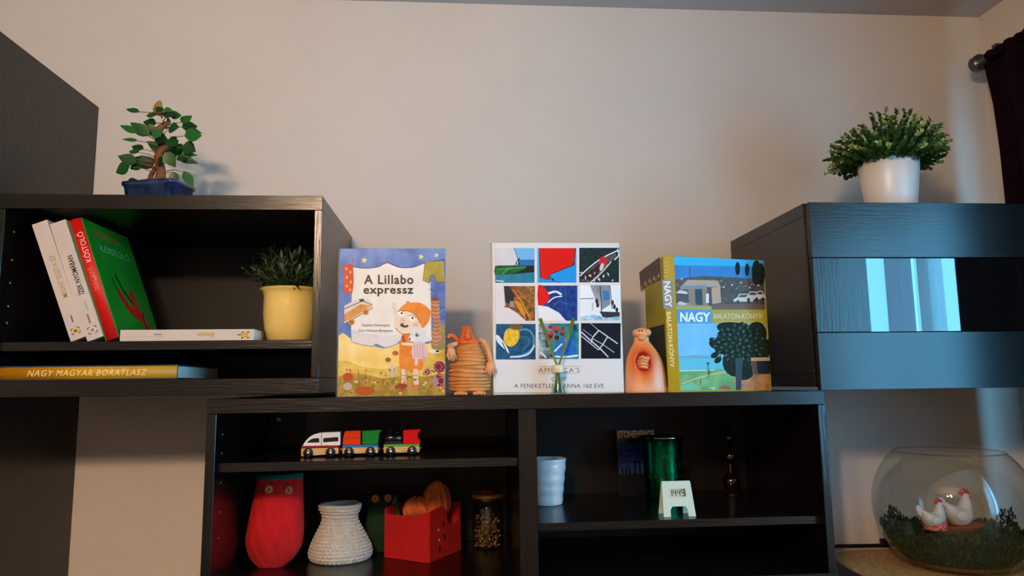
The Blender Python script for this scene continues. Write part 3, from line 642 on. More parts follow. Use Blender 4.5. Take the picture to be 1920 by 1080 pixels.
for (xa, xb, yb) in ((5, -36, 138), (3, -33, 139), (-6, 27, 139), (-4, 30, 137)):
    pb = at(1047+xb, 735.5-yb, 1.4145)-q0
    MB().tube([(xa*s*1.2, 0, .003), (pb.x*.0+xa*s*.1, .0, 47*s), (pb.x, pb.y, pb.z)], 1.9*s, 7).build('reed', RD, t)

# ------------------------------------------------------------------ clay figures
CLAY = mat('terracotta_clay', (196,116,62), .5, var=.16, scale=50)
CLAYL = mat('pale_terracotta', (214,150,100), .5, var=.14, scale=60)
CLAYB = mat('ochre_clay_body', (196,130,66), .55, var=.14, scale=45)
c0 = at(881, 739, 1.447); s = PX(1.447)
t = thing('clay_figure', 'banded terracotta clay figure with big nose and hanging arms', 'figurine', (c0.x, 1.447, ZBT))
K8 = lambda a, b: (820+a/6.75-881, 740.5-(590+b/6.75))     # crop -> px offsets (x right, z up) from the base centre
prof = [(0.0,33),(4,39),(8,40),(20,40.5),(34,40),(48,39),(60,36),(70,32),(80,27),(90,21),(96,17),(99,14)]
def interp(P, x):
    for (a, b), (c, d) in zip(P, P[1:]):
        if a <= x <= c: return b+(d-b)*(x-a)/(c-a)
    return P[-1][1]
bands = [7,15,21,27,33,40,48,54,61,68,73,77,81,85,89,93]
mb = MB(); rings = []; tones = []; seg = 56; rnd = random.Random(2); ph = [rnd.uniform(0, 6) for _ in bands]
nz = 150
for i in range(nz+1):
    z = 5+94*i/nz; row = []
    for j in range(seg):
        a = 2*math.pi*j/seg
        g = 1.0
        for k, bz in enumerate(bands):
            zz = bz+2.2*math.sin(a*1+ph[k])*.8+.7*math.sin(3*a+ph[k]*2)
            g = min(g, abs(z-zz)/1.5)
        g = min(1, g); r = interp(prof, z-5 if z > 5 else 0)*(1-.12*(1-g)**1.5)
        row.append((r*s*math.cos(a), .78*r*s*math.sin(a), z*s)); tones.append(.15+.75*min(1, g) if g < 1 else .82)
    rings.append(row)
mb.loft(rings)
mb.build('body', CLAYB, t)
HEADM = mat('orange_clay', (206,92,26), .45, var=.18, scale=50)
mb = MB()  # collar and head
mb.loft([[(r*s*math.cos(2*math.pi*j/28)+dx*s, .8*r*s*math.sin(2*math.pi*j/28), z*s) for j in range(28)] for z, r, dx in ((94,20,-2),(96,23,-2),(99,22.5,-2),(103,19,-3),(107,16,-3),(112,13,-4),(118,11.5,-4.5),(124,10.5,-5),(128,10,-5),(130,8,-5),(130.5,.5,-5))])
hd = mb.build('head', HEADM, t)
MB().loft([[(x+w_*s*math.cos(2*math.pi*j/14), y+.8*w_*s*math.sin(2*math.pi*j/14), z) for j in range(14)] for x, y, z, w_ in ((-4*s,-12*s,126*s,2.5),(-4*s,-14*s,120*s,5),(-4.5*s,-15.5*s,112*s,6.6),(-4.5*s,-16*s,106*s,6.6),(-4.5*s,-14*s,102*s,4.5),(-4.5*s,-12*s,101*s,1))]).build('nose', HEADM, hd)
for dx in (-7, -1): MB().ball((dx*s, -9.3*s, 126*s), 1.1*s, 8, 6).build('eye', ink(30,14,10), hd)
MB().tube(smooth([(-22*s,-4*s,101*s),(-30*s,-6*s,110*s),(-38*s,-6*s,112*s),(-41*s,-7*s,106*s)], 5, False), [4*s]*15+[3*s], 12).build('ear_loop', HEADM, hd)
def hand(parent, wrist, d, fl, r, m, spread=1.0, nrm=(0,-1,0), thumb=1):
    wrist, d, nrm = Vector(wrist), Vector(d).normalized(), Vector(nrm).normalized(); sd = d.cross(nrm).normalized()
    mb = MB(); P = wrist+d*fl*.55
    B = Matrix((sd, nrm, d)).transposed()
    mb.ball(P, (r*2.1, r*1.15, fl*.62), 14, 10, M=B.to_4x4())
    for i, L in enumerate((.82, 1.0, .95, .75)):
        o = (i-1.5)*r*1.0*spread; b0 = P+sd*o+d*fl*.25
        mb.tube([b0, b0+d*fl*.42*L+sd*o*.12+nrm*r*.15, b0+d*fl*.78*L+sd*o*.16-nrm*r*.25, b0+d*fl*.86*L+sd*o*.16-nrm*r*.4], [r*.55, r*.55, r*.48, r*.2], 8)
    b0 = P+sd*(-1.7*thumb*r)
    mb.tube([b0-sd*(-.6*thumb*r), b0+sd*(-.7*thumb*r)+d*fl*.25+nrm*r*.4, b0+sd*(-.9*thumb*r)+d*fl*.55+nrm*r*.5], [r*.6, r*.58, r*.25], 8)
    return mb.build('hand', m, parent)
ar = MB().tube(smooth([(20*s,-4*s,103*s),(28*s,-8*s,97*s),(34*s,-12*s,84*s),(38*s,-16*s,68*s),(39*s,-19*s,60*s)], 4, False), [4.5*s]*4+[5.2*s]*5+[5*s]*8, 12).build('arm', CLAYL, t)
hand(ar, (39*s,-19*s,63*s), (-.12,-.1,-1), 17*s, 4.0*s, CLAYL, thumb=1)
al = MB().tube(smooth([(-22*s,-4*s,97*s),(-32*s,-10*s,94*s),(-38*s,-18*s,90*s),(-36*s,-25*s,86*s)], 4, False), [4.2*s]*3+[5*s]*10, 12).build('arm', CLAYL, t)
hand(al, (-36*s,-26*s,88*s), (.18,-.15,-1), 16*s, 3.7*s, CLAYL, thumb=-1)
for sx in (-1, 1):
    mb = MB(); mb.ball((sx*17*s, -24*s, 4.2*s), (12*s, 11*s, 4.2*s), 16, 8)
    for i in range(5): mb.ball((sx*(17+(i-2)*4.6)*s, -35*s+abs(i-1)*1.2*s, 3.0*s), ((3.4 if i*sx == 0 or (i == 4 and sx < 0) else 2.5)*s, 3.6*s, 3.0*s), 10, 6)
    mb.build('foot', CLAYL, t)

# pink figure with the hole in its belly
c0 = at(1213, 735, 1.452); s = PX(1.45)
GK = lambda a, b: ((1160+a/7.71-1213)*s, (735-(600+b/7.71))*s)
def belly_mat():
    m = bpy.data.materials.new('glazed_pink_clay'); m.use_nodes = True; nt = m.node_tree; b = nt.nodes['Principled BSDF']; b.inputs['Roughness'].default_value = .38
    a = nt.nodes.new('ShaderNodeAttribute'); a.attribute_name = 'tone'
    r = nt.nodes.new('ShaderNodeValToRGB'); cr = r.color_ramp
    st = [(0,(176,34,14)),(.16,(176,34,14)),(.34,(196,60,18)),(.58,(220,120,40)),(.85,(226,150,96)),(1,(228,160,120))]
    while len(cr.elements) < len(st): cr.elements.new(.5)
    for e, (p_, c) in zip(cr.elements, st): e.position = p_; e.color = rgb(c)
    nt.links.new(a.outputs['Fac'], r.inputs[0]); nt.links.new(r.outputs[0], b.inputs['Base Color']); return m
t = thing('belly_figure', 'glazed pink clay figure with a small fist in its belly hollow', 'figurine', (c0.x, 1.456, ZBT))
pf = [(0,42),(3,42.5),(20,41),(45,38.5),(60,35.5),(72,31),(82,25.5),(90,20),(96,16),(100,14.5),(104,15)]
hx, hz = GK(345, 590); hx /= s; hz /= s
mb = MB(); rings = []; tones = []; seg = 96; nz = 76
for i in range(nz+1):
    z = 106*i/nz; row = []
    for j in range(seg):
        a = 2*math.pi*j/seg; r = interp(pf, z); x = r*math.cos(a)-2*min(1, z/100)*3*(z/106); y = .62*r*math.sin(a)
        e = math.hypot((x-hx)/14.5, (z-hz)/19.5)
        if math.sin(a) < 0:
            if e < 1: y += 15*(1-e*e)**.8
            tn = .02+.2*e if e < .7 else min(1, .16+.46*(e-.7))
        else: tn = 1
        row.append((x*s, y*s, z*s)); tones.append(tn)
    rings.append(row)
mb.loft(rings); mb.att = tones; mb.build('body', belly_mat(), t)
PKC = mat('pink_clay_plain', (224,150,96), .36, var=.1, scale=40)
mb = MB(); mb.ball((-6*s, -2*s, 113*s), (14*s, 12*s, 12*s), 24, 14); mb.ball((-16*s, -3*s, 114*s), (8.5*s, 9*s, 8*s), 16, 10); mb.ball((5*s, -1*s, 115*s), (9*s, 9*s, 8*s), 16, 10); mb.ball((-8*s, -10*s, 104*s), (8*s, 7*s, 6*s), 16, 10)
hd = mb.build('head', PKC, t)
for dx in (-13, -8): MB().ball((dx*s, -13.2*s, 118*s), 1.5*s, 8, 6).build('eye', ink(30,14,10), hd)
mb = MB(); ex, ez = GK(345, 600)
mb.ball((ex, -13*s, ez), (11*s, 7.5*s, 14*s), 18, 12)
for i in range(4): mb.tube([(ex-9*s, -17*s, ez+(8.5-i*5.8)*s), (ex-2*s, -21*s, ez+(9.5-i*5.8)*s), (ex+5*s, -20*s, ez+(7.5-i*5.8)*s), (ex+9*s, -16*s, ez+(5-i*5.8)*s)], [2.6*s, 3.1*s, 3.0*s, 2.2*s], 10)
mb.tube([(ex+9*s, -14*s, ez+12*s), (ex+9.5*s, -18*s, ez+8*s), (ex+8*s, -19.5*s, ez+1*s)], [2.6*s, 3*s, 1.8*s], 10)
mb.build('fist', PKC, t)
# ================================================================== things in the open wall shelf
ZS = 1.4404; YS = 1.424
def leaning(name, label, cpx, ang, tpx, hpx, depth, cover, spine_m, hard=False):
    s = PX(YS); c = at(cpx[0], cpx[1], YS); T, H = tpx*s, hpx*s
    t = thing(name, label, 'book', (c.x, YS, ZS), (0, -ang, 0))
    if hard:
        bx('cover_board', cover[0], t, 0, .0025, .002, depth, 0, H, .0005); bx('cover_board', cover[1], t, T-.0025, T, .002, depth, 0, H, .0005)
        bx('page_block', PAPER, t, .0026, T-.0026, .006, depth-.004, .003, H-.003, 0)
        n = 8; MB().loft([[(T*j/n, .004-.006*math.sin(math.pi*j/n), z) for j in range(n+1)]+[(T-.0002, .0058, z), (.0002, .0058, z)] for z in (0, H)]).build('spine', spine_m, t)
    else:
        bx('cover_board', cover[0], t, 0, .0008, .0009, depth, 0, H, 0); bx('cover_board', cover[1], t, T-.0008, T, .0009, depth, 0, H, 0)
        bx('spine', spine_m, t, 0, T, 0, .0008, 0, H, .0002); bx('page_block', PAPER, t, .0009, T-.0009, .001, depth-.001, .0005, H-.0005, 0)
    return t, T, H
SPW = mat('white_paper_spine', (196,187,180), .5, var=.03, scale=30)
YC = ink(200,160,40)
def spine_print(t, T, H, yoff): return Print(lambda a, b: Vector((T*.5+a*T, yoff, H*(1-b))), (0,-1,0))   # a from -.5 to .5 across, b from 0 at the top to 1
def upright(q, s_, a, b, wd, ht, m, bold=0.0, H=1, T=1):   # reads from the foot of the spine upwards
    vs, fs = text_geo(s_, bold); P = [(a+(-v)*ht, b+(-u)*wd) for u, v in vs]
    q.tb.append((MB().add(q.pts(P), fs), m))
def logo(q, a, b, m, m2, dy):
    P = [(-.26,-1),(.26,-1),(.26,1),(-.26,1)]
    for i in range(4):
        (x0, y0), (x1, y1) = P[i], P[(i+1) % 4]
        q.line([(a+x0, b+y0*dy), (a+x0+(x1-x0)*.3, b+(y0+(y1-y0)*.3)*dy)], .06 if abs(x1-x0) < .01 else .006, m2)
        q.line([(a+x0+(x1-x0)*.7, b+(y0+(y1-y0)*.7)*dy), (a+x1, b+y1*dy)], .06 if abs(x1-x0) < .01 else .006, m2)
    q.ell(a, b, .2, dy*.75, m); q.line([(a-.1, b-dy*.2), (a+.1, b-dy*.2)], .008, m2); q.line([(a-.1, b+dy*.25), (a+.1, b+dy*.25)], .008, m2)
t, T, H = leaning('paperback_book', 'white paperback with faint gold spine lettering, outermost of the leaning books', (132.6,640), R_(21.0), 28, 233, .185, (YC, SPW), SPW)
q = spine_print(t, T, H, 0)
for i in range(5): q.line([(-.3+i*.15, .04), (-.3+i*.15, .22+.02*(i % 2))], .035, ink(196,188,182))
upright(q, 'MEGINT SEGÍT A SÉF', .03, .47, .36, .42, ink(168,140,84), .01)
q.line([(.02,.80),(.02,.86)], .10, ink(110,104,100)); q.build('spine_print', t); q = spine_print(t, T, H, 0); logo(q, .0, .93, ink(214,180,40), ink(80,66,20), .022); q.build('publisher_logo', t)
t, T, H = leaning('paperback_book', 'white paperback with black spine lettering between the other leaning books', (164.0,640), R_(20.5), 29, 233, .185, (YC, SPW), SPW)
q = spine_print(t, T, H, 0)
for i in range(5): q.line([(-.3+i*.15, .04), (-.3+i*.15, .26-.03*(i % 2))], .03, ink(190,176,170))
upright(q, 'ÍZEK NYOMÁBAN', .03, .46, .33, .42, ink(40,34,32), .02)
q.line([(.1,.68),(.1,.77)], .12, ink(176,168,162)); q.line([(.0,.79),(.0,.87)], .12, ink(130,124,120)); q.build('spine_print', t); q = spine_print(t, T, H, 0); logo(q, .0, .925, ink(206,200,196), ink(96,88,84), .026); q.build('publisher_logo', t)
REDC = mat('red_cloth_cover', (206,18,14), .42); GRN = mat('green_cloth_cover', (16,122,26), .45, var=.08, scale=20)
t, T, H = leaning('cookbook', 'green hardback cookbook with red spine and red chilli peppers on its cover', (197.0,640), R_(19.8), 25.5, 238, .20, (GRN, GRN), REDC, True)
q = spine_print(t, T, H, -.0023); upright(q, 'KÓSTOLÓ', .08, .24, .25, .5, ink(244,200,190)); upright(q, 'MAGYAR', .08, .50, .19, .42, ink(214,110,90)); q.build('spine_print', t)
q = Print(lambda a, b: Vector((T, .004+a*.196, H*(1-b))), (1,0,0))
q.text('MAGYAR', .42, .10, .55, .07, ink(176,30,26)); q.text('KÓSTOLÓ', .52, .22, .66, .075, ink(120,176,120)); 
CH = ink(190,20,22); CHD = ink(30,40,24)
q.line([(.34,.44),(.42,.56),(.56,.68)], .035, CHD, 4); q.line([(.28,.58),(.42,.72),(.58,.77),(.68,.80)], .085, CH, 4); q.line([(.58,.56),(.62,.70),(.72,.84),(.82,.95)], .10, CH, 4); q.line([(.74,.74),(.70,.84),(.72,.92)], .035, CHD, 4); q.line([(.24,.48),(.30,.60)], .02, CHD)
q.build('cover_print', t)
# flat white book
s = PX(YS); A0 = at(224.5, 638, YS); A1 = at(475.5, 637, YS); W, Hh = A1.x-A0.x, 21*s
t = thing('flat_book', 'white paperback lying flat beside the cream pot', 'book', (A0.x, YS, ZS))
bx('spine', SPW, t, 0, W, 0, .0008, 0, Hh, .0002); bx('cover_board', SPW, t, 0, W, .0009, .175, Hh-.0008, Hh, 0); bx('cover_board', SPW, t, 0, W, .0009, .175, 0, .0008, 0)
bx('page_block', PAPER, t, .0006, W-.0006, .001, .173, .0009, Hh-.0009, 0)
q = Print(lambda a, b: Vector((a*W, 0, Hh*(1-b))), (0,-1,0))
q.text('életem', .64, .5, .13, .42, ink(196,150,50), rot=math.pi, bold=.02); q.line([(.25,.42),(.31,.42)], .10, ink(130,120,116)); q.line([(.875,.5),(.908,.5)], .10, ink(90,80,76))
q.line([(.07,.64),(.2,.62),(.32,.64)], .06, ink(176,164,160)); q.line([(.1,.44),(.18,.44)], .05, ink(186,174,170)); q.build('spine_print', t); q = Print(lambda a, b: Vector((a*W, 0, Hh*(1-b))), (0,-1,0)); q.rect(.913,.28,.957,.76, ink(220,180,30)); q.ell(.935,.52,.014,.16, ink(120,90,10)); q.ell(.935,.52,.009,.1, ink(230,196,60))
for x, y in ((.913,.28),(.957,.28),(.913,.76),(.957,.76)): q.rect(x-.006, y-.07, x+.006, y+.07, ink(70,56,20))
q.build('publisher_logo', t)
# wine atlas below
A0 = at(-6, 712, 1.42); A1 = at(331, 710, 1.42); W = A1.x-A0.x; Hh = 27*PX(1.42)
t = thing('wine_atlas', 'thick yellow-spined atlas lying flat on the shelf bottom', 'book', (A0.x, 1.42, 1.3675), (0, 0, 0))
GOLD = mat('ochre_cloth_spine', (190,136,8), .45, var=.05, scale=10); NB = mat('dark_blue_boards', (30,44,70), .4)
bx('cover_board', NB, t, 0, W, .002, .25, 0, .003, .0005); bx('cover_board', NB, t, 0, W, .002, .25, Hh-.003, Hh, .0005)
MB().loft([[(x, .004-.007*math.sin(math.pi*j/8)+.0, .0002+(Hh-.0004)*j/8) for j in range(9)]+[(x, .0058, Hh-.0032), (x, .0058, .0032)] for x in (0, W)]).build('spine', GOLD, t)
pb = MB()
for k in range(9): pb.box(.004, W-.003-.0012*(k % 2)*.6, .006, .246, .0031+(Hh-.0062)*k/9, .0031+(Hh-.0062)*(k+.93)/9)
pb.build('page_block', PAPER, t)
q = Print(lambda a, b: Vector((a*W, -.0030, Hh*(1-b))), (0,-1,0)); q.text('NAGY MAGYAR BORATLASZ', .503, .50, .665, .42, ink(240,226,150), shear=.25, space=1.12); q.build('spine_print', t)
# ------------------------------------------------------------------ pots and plants
def sprigs(rnd, n, origin, spread, h, leafL, leafW, per, up=.6, droop=0.0):
    """stems with whorls of little leaves; returns three leaf meshes (dark, mid, tip) and the stems"""
    D, Mi, Tp, S = MB(), MB(), MB(), MB()
    for i in range(n):
        a = i*2.399963; rr = math.sqrt((i+.5)/n); th = rr*spread
        d = Vector((math.sin(th)*math.cos(a), math.sin(th)*math.sin(a), math.cos(th)))
        L = h*(.82+.3*rnd.random())*(1-.12*rr); b = Vector(origin)+Vector((d.x, d.y, 0))*.02
        P = [b, b+d*L*.5+Vector((0,0,L*.06)), b+d*L+Vector((0,0,-droop*L*rr))]
        S.tube(P, [.0012,.001,.0006], 5)
        tipm = Tp if rnd.random() < .36 else Mi
        for k in range(per):
            t = .35+.65*(k+1)/per; p = P[0]*(1-t)**2+2*P[1]*t*(1-t)+P[2]*t*t
            g = rnd.uniform(0, 6.28); o = d.orthogonal().normalized(); o = Matrix.Rotation(g, 3, d) @ o
            ld = (o*(1-.35*t)+d*(.35+.5*t)).normalized(); l = leafL*rnd.uniform(.7, 1.15)
            tgt = tipm if t > .84 else (D if t < .6 else Mi)
            tgt.leaf(p, p+ld*l, leafW*rnd.uniform(.8, 1.2), d, n=3, shape=.9)
    return D, Mi, Tp, S
PG = mat('leaf_dark_green', (22,52,16), .55, var=.3, scale=60, transl=.2); PM = mat('leaf_mid_green', (52,92,20), .5, var=.3, scale=60, transl=.25); PT = mat('leaf_tip_green', (150,172,84), .5, var=.25, scale=60, transl=.25)
STEM = mat('green_stem', (50,60,24), .6); SOIL = mat('dark_soil', (30,20,14), .95, var=.4, scale=150, bump=.5)
def stuff(o): o['kind'] = 'stuff'; return o
# white pot on the glazed cabinet
YP = 1.50; s = PX(YP); cb = at(1671, 380, YP); zb = 1.7117; zt = at(1667, 300, YP).z
t = thing('potted_plant', 'leafy green plant in white pot on the glazed wall cabinet', 'plant', (cb.x, YP, zb))
hh = zt-zb; WP = mat('white_glazed_pot', (226,220,214), .32)
MB().lathe([(.0005,0),(44*s,0),(46*s,.002),(51*s,hh*.4),(59*s,hh-.001),(58.6*s,hh),(57*s,hh-.001),(50*s,hh*.5),(46*s,.012),(.0005,.011)], seg=56).build('pot', WP, t)
MB().lathe([(.0005,hh-.018),(56*s,hh-.02)], seg=32).build('soil', SOIL, t)
D, Mi, Tp, S = sprigs(random.Random(8), 190, (0,0,hh-.022), 1.45, .120, .0105, .009, 22)
S.build('stems', STEM, t); stuff(D.build('inner_foliage', PM, t, recalc=False)); stuff(Mi.build('foliage', PM, t, recalc=False)); stuff(Tp.build('leaf_tips', PT, t, recalc=False))
# cream pot in the shelf
YP = 1.50; s = PX(YP); c = at(545, 620, YP); zt = at(530, 543, YP).z; hh = zt-ZS
t = thing('shelf_plant', 'dark leafy plant in cream bulbous pot inside the open wall shelf', 'plant', (c.x, YP, ZS))
CP = mat('cream_glazed_pot', (232,206,120), .22, coat=.4)
MB().lathe([(.0005,0),(38*s,0),(41*s,.003),(47*s,hh*.25),(50*s,hh*.5),(50*s,hh*.72),(49.5*s,hh*.86),(52*s,hh*.95),(57*s,hh-.001),(57*s,hh),(54*s,hh-.001),(47*s,hh*.84),(46*s,hh*.4),(.0005,.012)], seg=56).build('pot', CP, t)
MB().lathe([(.0005,hh-.014),(46.5*s,hh-.016)], seg=32).build('soil', SOIL, t)
D, Mi, Tp, S = sprigs(random.Random(3), 46, (0,0,hh-.03), .92, .115, .020, .006, 11)
for mb_ in (D, Mi, Tp, S): mb_.v = [(min(v[0], -.2812-c.x), v[1], v[2]) for v in mb_.v]
DK = mat('leaf_deep_green', (34,58,28), .5, var=.3, scale=60)
S.build('stems', STEM, t); stuff(D.build('inner_foliage', DK, t, recalc=False)); stuff(Mi.build('foliage', DK, t, recalc=False)); stuff(Tp.build('leaf_tips', DK, t, recalc=False))
# bonsai
YO = 1.515; s = PX(YO); KB = lambda a, b: at(200+a/4.909, 170+b/4.909, YO)
c = at(298, 364, YO); zb = 1.7225
t = thing('bonsai_tree', 'small bonsai with broad green leaves in blue glazed tray on the wall shelf', 'plant', (c.x, YO, zb))
O3 = t.location.copy(); L_ = lambda a, b, dy=0: KB(a, b)-O3+Vector((0, dy, 0))
zr_ = L_(480, 872).z
BG = mat('blue_glaze', (8,18,44), .18, c2=(22,50,96), scale=35, coat=.5)
P = superell(1, 1, 7, 40); R2 = Matrix.Rotation(R_(-14), 2)
def ring(a, b, z): return [tuple(R2 @ Vector((x*a, y*b)))+(z,) for x, y in P]
MB().loft([ring(.050,.036,.0), ring(.052,.038,.006), ring(.058,.042,zr_*.8), ring(.062,.045,zr_*.88), ring(.062,.045,zr_), ring(.058,.041,zr_), ring(.056,.039,zr_-.012)]).build('tray', BG, t)
MB().loft([ring(.0557,.0387,zr_-.006), ring(.03,.02,zr_-.002)]).build('soil', SOIL, t)
BARK = mat('bonsai_bark', (112,66,36), .75, var=.35, scale=60, bump=.6, bscale=150, stretch=(1,1,.5))
mb = MB(); mb.tube([tuple(L_(*q)) for q in smooth([(480,840),(500,760),(490,690),(470,620),(500,560),(540,500),(500,430),(480,370),(520,320),(570,290),(560,250)], 4, False)], [x*s/4.909 for x in [52,50,46,44,42,40,40,40,40,38,38,36,34,34,34,34,36,36,38,40,40,38,36,34,32,32,32,34,36,34,32,30,28,26,24,22,20,18,14,10,8]], 14)
mb.tube([tuple(L_(*q)) for q in ((400,840),(405,790),(440,720),(470,680))], [26*s/4.9,22*s/4.9,20*s/4.9,12*s/4.9], 10)
mb.build('trunk', BARK, t)
leaves = [(290,190,150,140,50),(430,205,310,182,50),(410,265,275,235,72),(400,425,245,305,92),(345,440,212,380,56),(430,400,385,300,78),(530,560,385,470,84),(330,492,200,487,34),(370,565,230,505,58),(340,600,220,560,58),(330,640,165,605,78),(320,700,190,650,92),(280,740,140,790,104),(250,800,138,868,86),(400,700,320,600,100),(520,700,400,690,62),(540,225,640,210,84),(580,290,640,200,84),(650,300,782,262,104),(690,300,772,212,90),(720,310,850,355,30),(620,400,722,385,104),(735,435,882,408,112),(470,450,600,485,84),(600,480,545,380,84),(560,560,640,440,112),(690,500,806,540,112),(620,560,690,470,104),(640,575,820,572,54),(640,600,822,648,62),(580,600,662,730,84),(660,700,742,850,68),(600,750,652,852,62),(480,690,560,640,72),(450,480,500,590,90),(560,200,530,260,60),(600,250,700,230,80),(640,520,560,600,90),(360,690,250,740,90),(300,650,340,720,80),(560,470,480,420,80),(650,640,740,610,50)]
LG = [mat('bonsai_leaf_a', (20,84,22), .4, var=.15, scale=30, transl=.25), mat('bonsai_leaf_b', (30,104,26), .4, var=.15, scale=30, transl=.25), mat('bonsai_leaf_c', (16,62,18), .4, var=.15, scale=30, transl=.2)]
rnd = random.Random(5); twigs = MB()
for i, (a, b, c_, d, w_) in enumerate(leaves):
    dy = rnd.uniform(-.035, .03); p0 = L_(a, b, dy); p1 = L_(c_, d, dy+rnd.uniform(-.018, .012))
    MB().leaf(p0, p1, w_*s/4.909*1.35, (rnd.uniform(-.3,.3), -1, rnd.uniform(.1,.5)), n=6, fold=.12).build('leaf', LG[i % 3], t, recalc=False)
    tx = 510+ (a-510)*.12; k = L_(tx, min(820, b+35), dy*.2); twigs.tube([k, (k+p0)/2+Vector((0,0,.003)), p0+(p1-p0)*.12], [.0011,.0009,.0006], 5)
twigs.build('twigs', BARK, t)
MB().loft([[tuple(L_(x+w_*math.cos(2*math.pi*j/14), y)+Vector((0, w_*s/4.909*math.sin(2*math.pi*j/14), 0))) for j in range(14)] for x, y, w_ in ((490,222,18),(478,205,42),(472,180,44),(475,140,36),(482,110,24),(490,92,8))]).build('bud', mat('tan_bud', (168,112,50), .6, c2=(120,120,50), scale=60), t)
# ================================================================== things in the bench
ZS1 = 1.2096; ZBB = .9794; ZS2 = 1.0841
# --- wooden train
WOOD = mat('beech_wood', (214,170,112), .5, var=.12, scale=40, stretch=(1,8,8)); WHL = mat('black_wheel', (12,12,13), .3); HUB = mat('wheel_pin_metal', (226,222,214), .2, metal=1)
YT = 1.51; s = PX(YT); DT = 34*s
TW = mat('white_toy_paint', (236,232,228), .3, spec=.22); TR_ = mat('red_toy_paint', (214,6,4), .3, spec=.22); TO = mat('orange_toy_paint', (226,56,4), .3, spec=.22); TG = mat('green_toy_paint', (10,124,40), .3, spec=.22); TBL = mat('blue_toy_paint', (40,110,170), .35, spec=.22); TK = mat('black_toy_paint', (16,15,16), .22); TGN = mat('leaf_green_toy_paint', (90,150,60), .35, spec=.22); TDR = mat('dark_red_toy_paint', (150,22,24), .35, spec=.22)
K7 = 6.857
def car(name, label, xl, xr, stripe, nose=False):
    x0 = at(540+xl/K7, 850, YT); x1 = at(540+xr/K7, 850, YT)
    t = thing(name, label, 'toy train', (x0.x, YT, ZS1), group='wooden toy train cars')
    W = x1.x-x0.x; u = s/K7
    r = 62*u; zc = r
    yb = 487
    Z = lambda b: (515-b)*u
    t['_u'] = u
    chs = MB().prism([(0, Z(500 if nose else 480)), (0, Z(405)), (W, Z(400)), (W, Z(478))], -DT/2+.004, DT/2-.004).build('chassis', WOOD, t, .0008)
    MB().box(-.0002, W+.0002, -DT/2+.0038, DT/2-.0038, Z(404), Z(374)).build('stripe_board', stripe, t, .0005)
    for cx in (.20*W, .80*W):
        for sy in (-1, 1):
            M = Matrix.Translation((cx, sy*DT/2, .0095)) @ Matrix.Rotation(R_(90), 4, 'X')
            wh = MB().lathe([(.0005,-.0035),(.0085,-.0035),(.0094,-.0025),(.0094,.0025),(.0085,.0035),(.0005,.0035)], seg=24).build('wheel', WHL, t, M=M)
            MB().ball((cx, sy*(DT/2+.0036), .0095), (.0033,.0016,.0033), 10, 6).build('axle_pin', HUB, wh)
    for x_ in (-.0035, W+.0012): MB().tube([(x_, 0, Z(432)), (x_+.0023, 0, Z(432))], .0036, 12).build('magnet', HUB, t)
    return t, W, u, Z
t, W, u, Z = car('toy_train_car', 'white bullet-nosed wooden train car with red stripe', 188, 662, TDR, True)
top = smooth([(660,208),(520,212),(430,215),(360,228),(300,255),(240,310),(200,374)], 3, False)
MB().prism([((a-188)*u, Z(b)) for a, b in top]+[((662-188)*u, Z(374))], -DT/2+.005, DT/2-.005).build('body', TW, t, .0006)
q = Print(lambda a, b: Vector(((a-188)*u, -DT/2+.005, Z(b))), (0,-1,0)); WN = ink(36,22,16)
q.poly(smooth([(250,335),(300,295),(340,282),(404,280),(408,335)], 1), WN); q.build('window', t); q = Print(lambda a, b: Vector(((a-188)*u, -DT/2+.005, Z(b))), (0,-1,0)); q.poly([(455,282),(640,270),(640,325),(455,334)], WN); q.build('window', t)
q = Print(lambda a, b: Vector(((a-188)*u, -DT/2+.005, Z(b))), (0,-1,0)); q.line([(432,216),(434,374)], 7, ink(30,26,26)); q.build('joint_line', t)
t, W, u, Z = car('toy_train_car', 'wooden train wagon loaded with orange and green blocks', 712, 1165, TBL)
f = lambda P: [((a-712)*u, Z(b)) for a, b in P]
MB().prism(f([(715,373),(715,290),(738,200),(930,196),(934,373)]), -DT/2+.006, DT/2-.006).build('orange_block', TO, t, .001)
MB().prism(f([(952,373),(952,240),(946,200),(1180,192),(1186,205),(1160,240),(1146,373)]), -DT/2+.006, DT/2-.006).build('green_block', TG, t, .001)
q = Print(lambda a, b: Vector(((a-712)*u, -DT/2+.006, Z(b))), (0,-1,0)); q.line([(720,292),(930,290)], 6, ink(150,40,10)); q.build('joint_line', t)
t, W, u, Z = car('toy_train_car', 'wooden steam engine car with black boiler and red cab', 1240, 1692, TGN)
MB().prism(f([(712+1480-1240,373),(712+1476-1240,200),(712+1690-1240,192),(712+1700-1240,215),(712+1668-1240,240),(712+1660-1240,290),(712+1690-1240,330),(712+1694-1240,373)]), -DT/2+.006, DT/2-.006).build('cab', TR_, t, .001)
M = Matrix.Translation(((1255-1240)*u, 0, Z(305))) @ Matrix.Rotation(R_(90), 4, 'Y')
MB().lathe([(.0005,0),(62*u,0),(66*u,.001),(66*u,218*u),(.0005,218*u)], seg=24).build('boiler', TK, t, M=M)
MB().box(12*u, 232*u, -DT/2+.007, DT/2-.007, Z(373), Z(335)).build('running_board', TK, t, .0005)
MB().lathe([(.0005,0),(26*u,0),(26*u,40*u),(34*u,44*u),(34*u,58*u),(.0005,58*u)], c=(60*u,0,Z(250)), seg=20).build('chimney', TK, t)
MB().ball((160*u, 0, Z(236)), (30*u,30*u,28*u), 14, 8).build('steam_dome', TK, t)

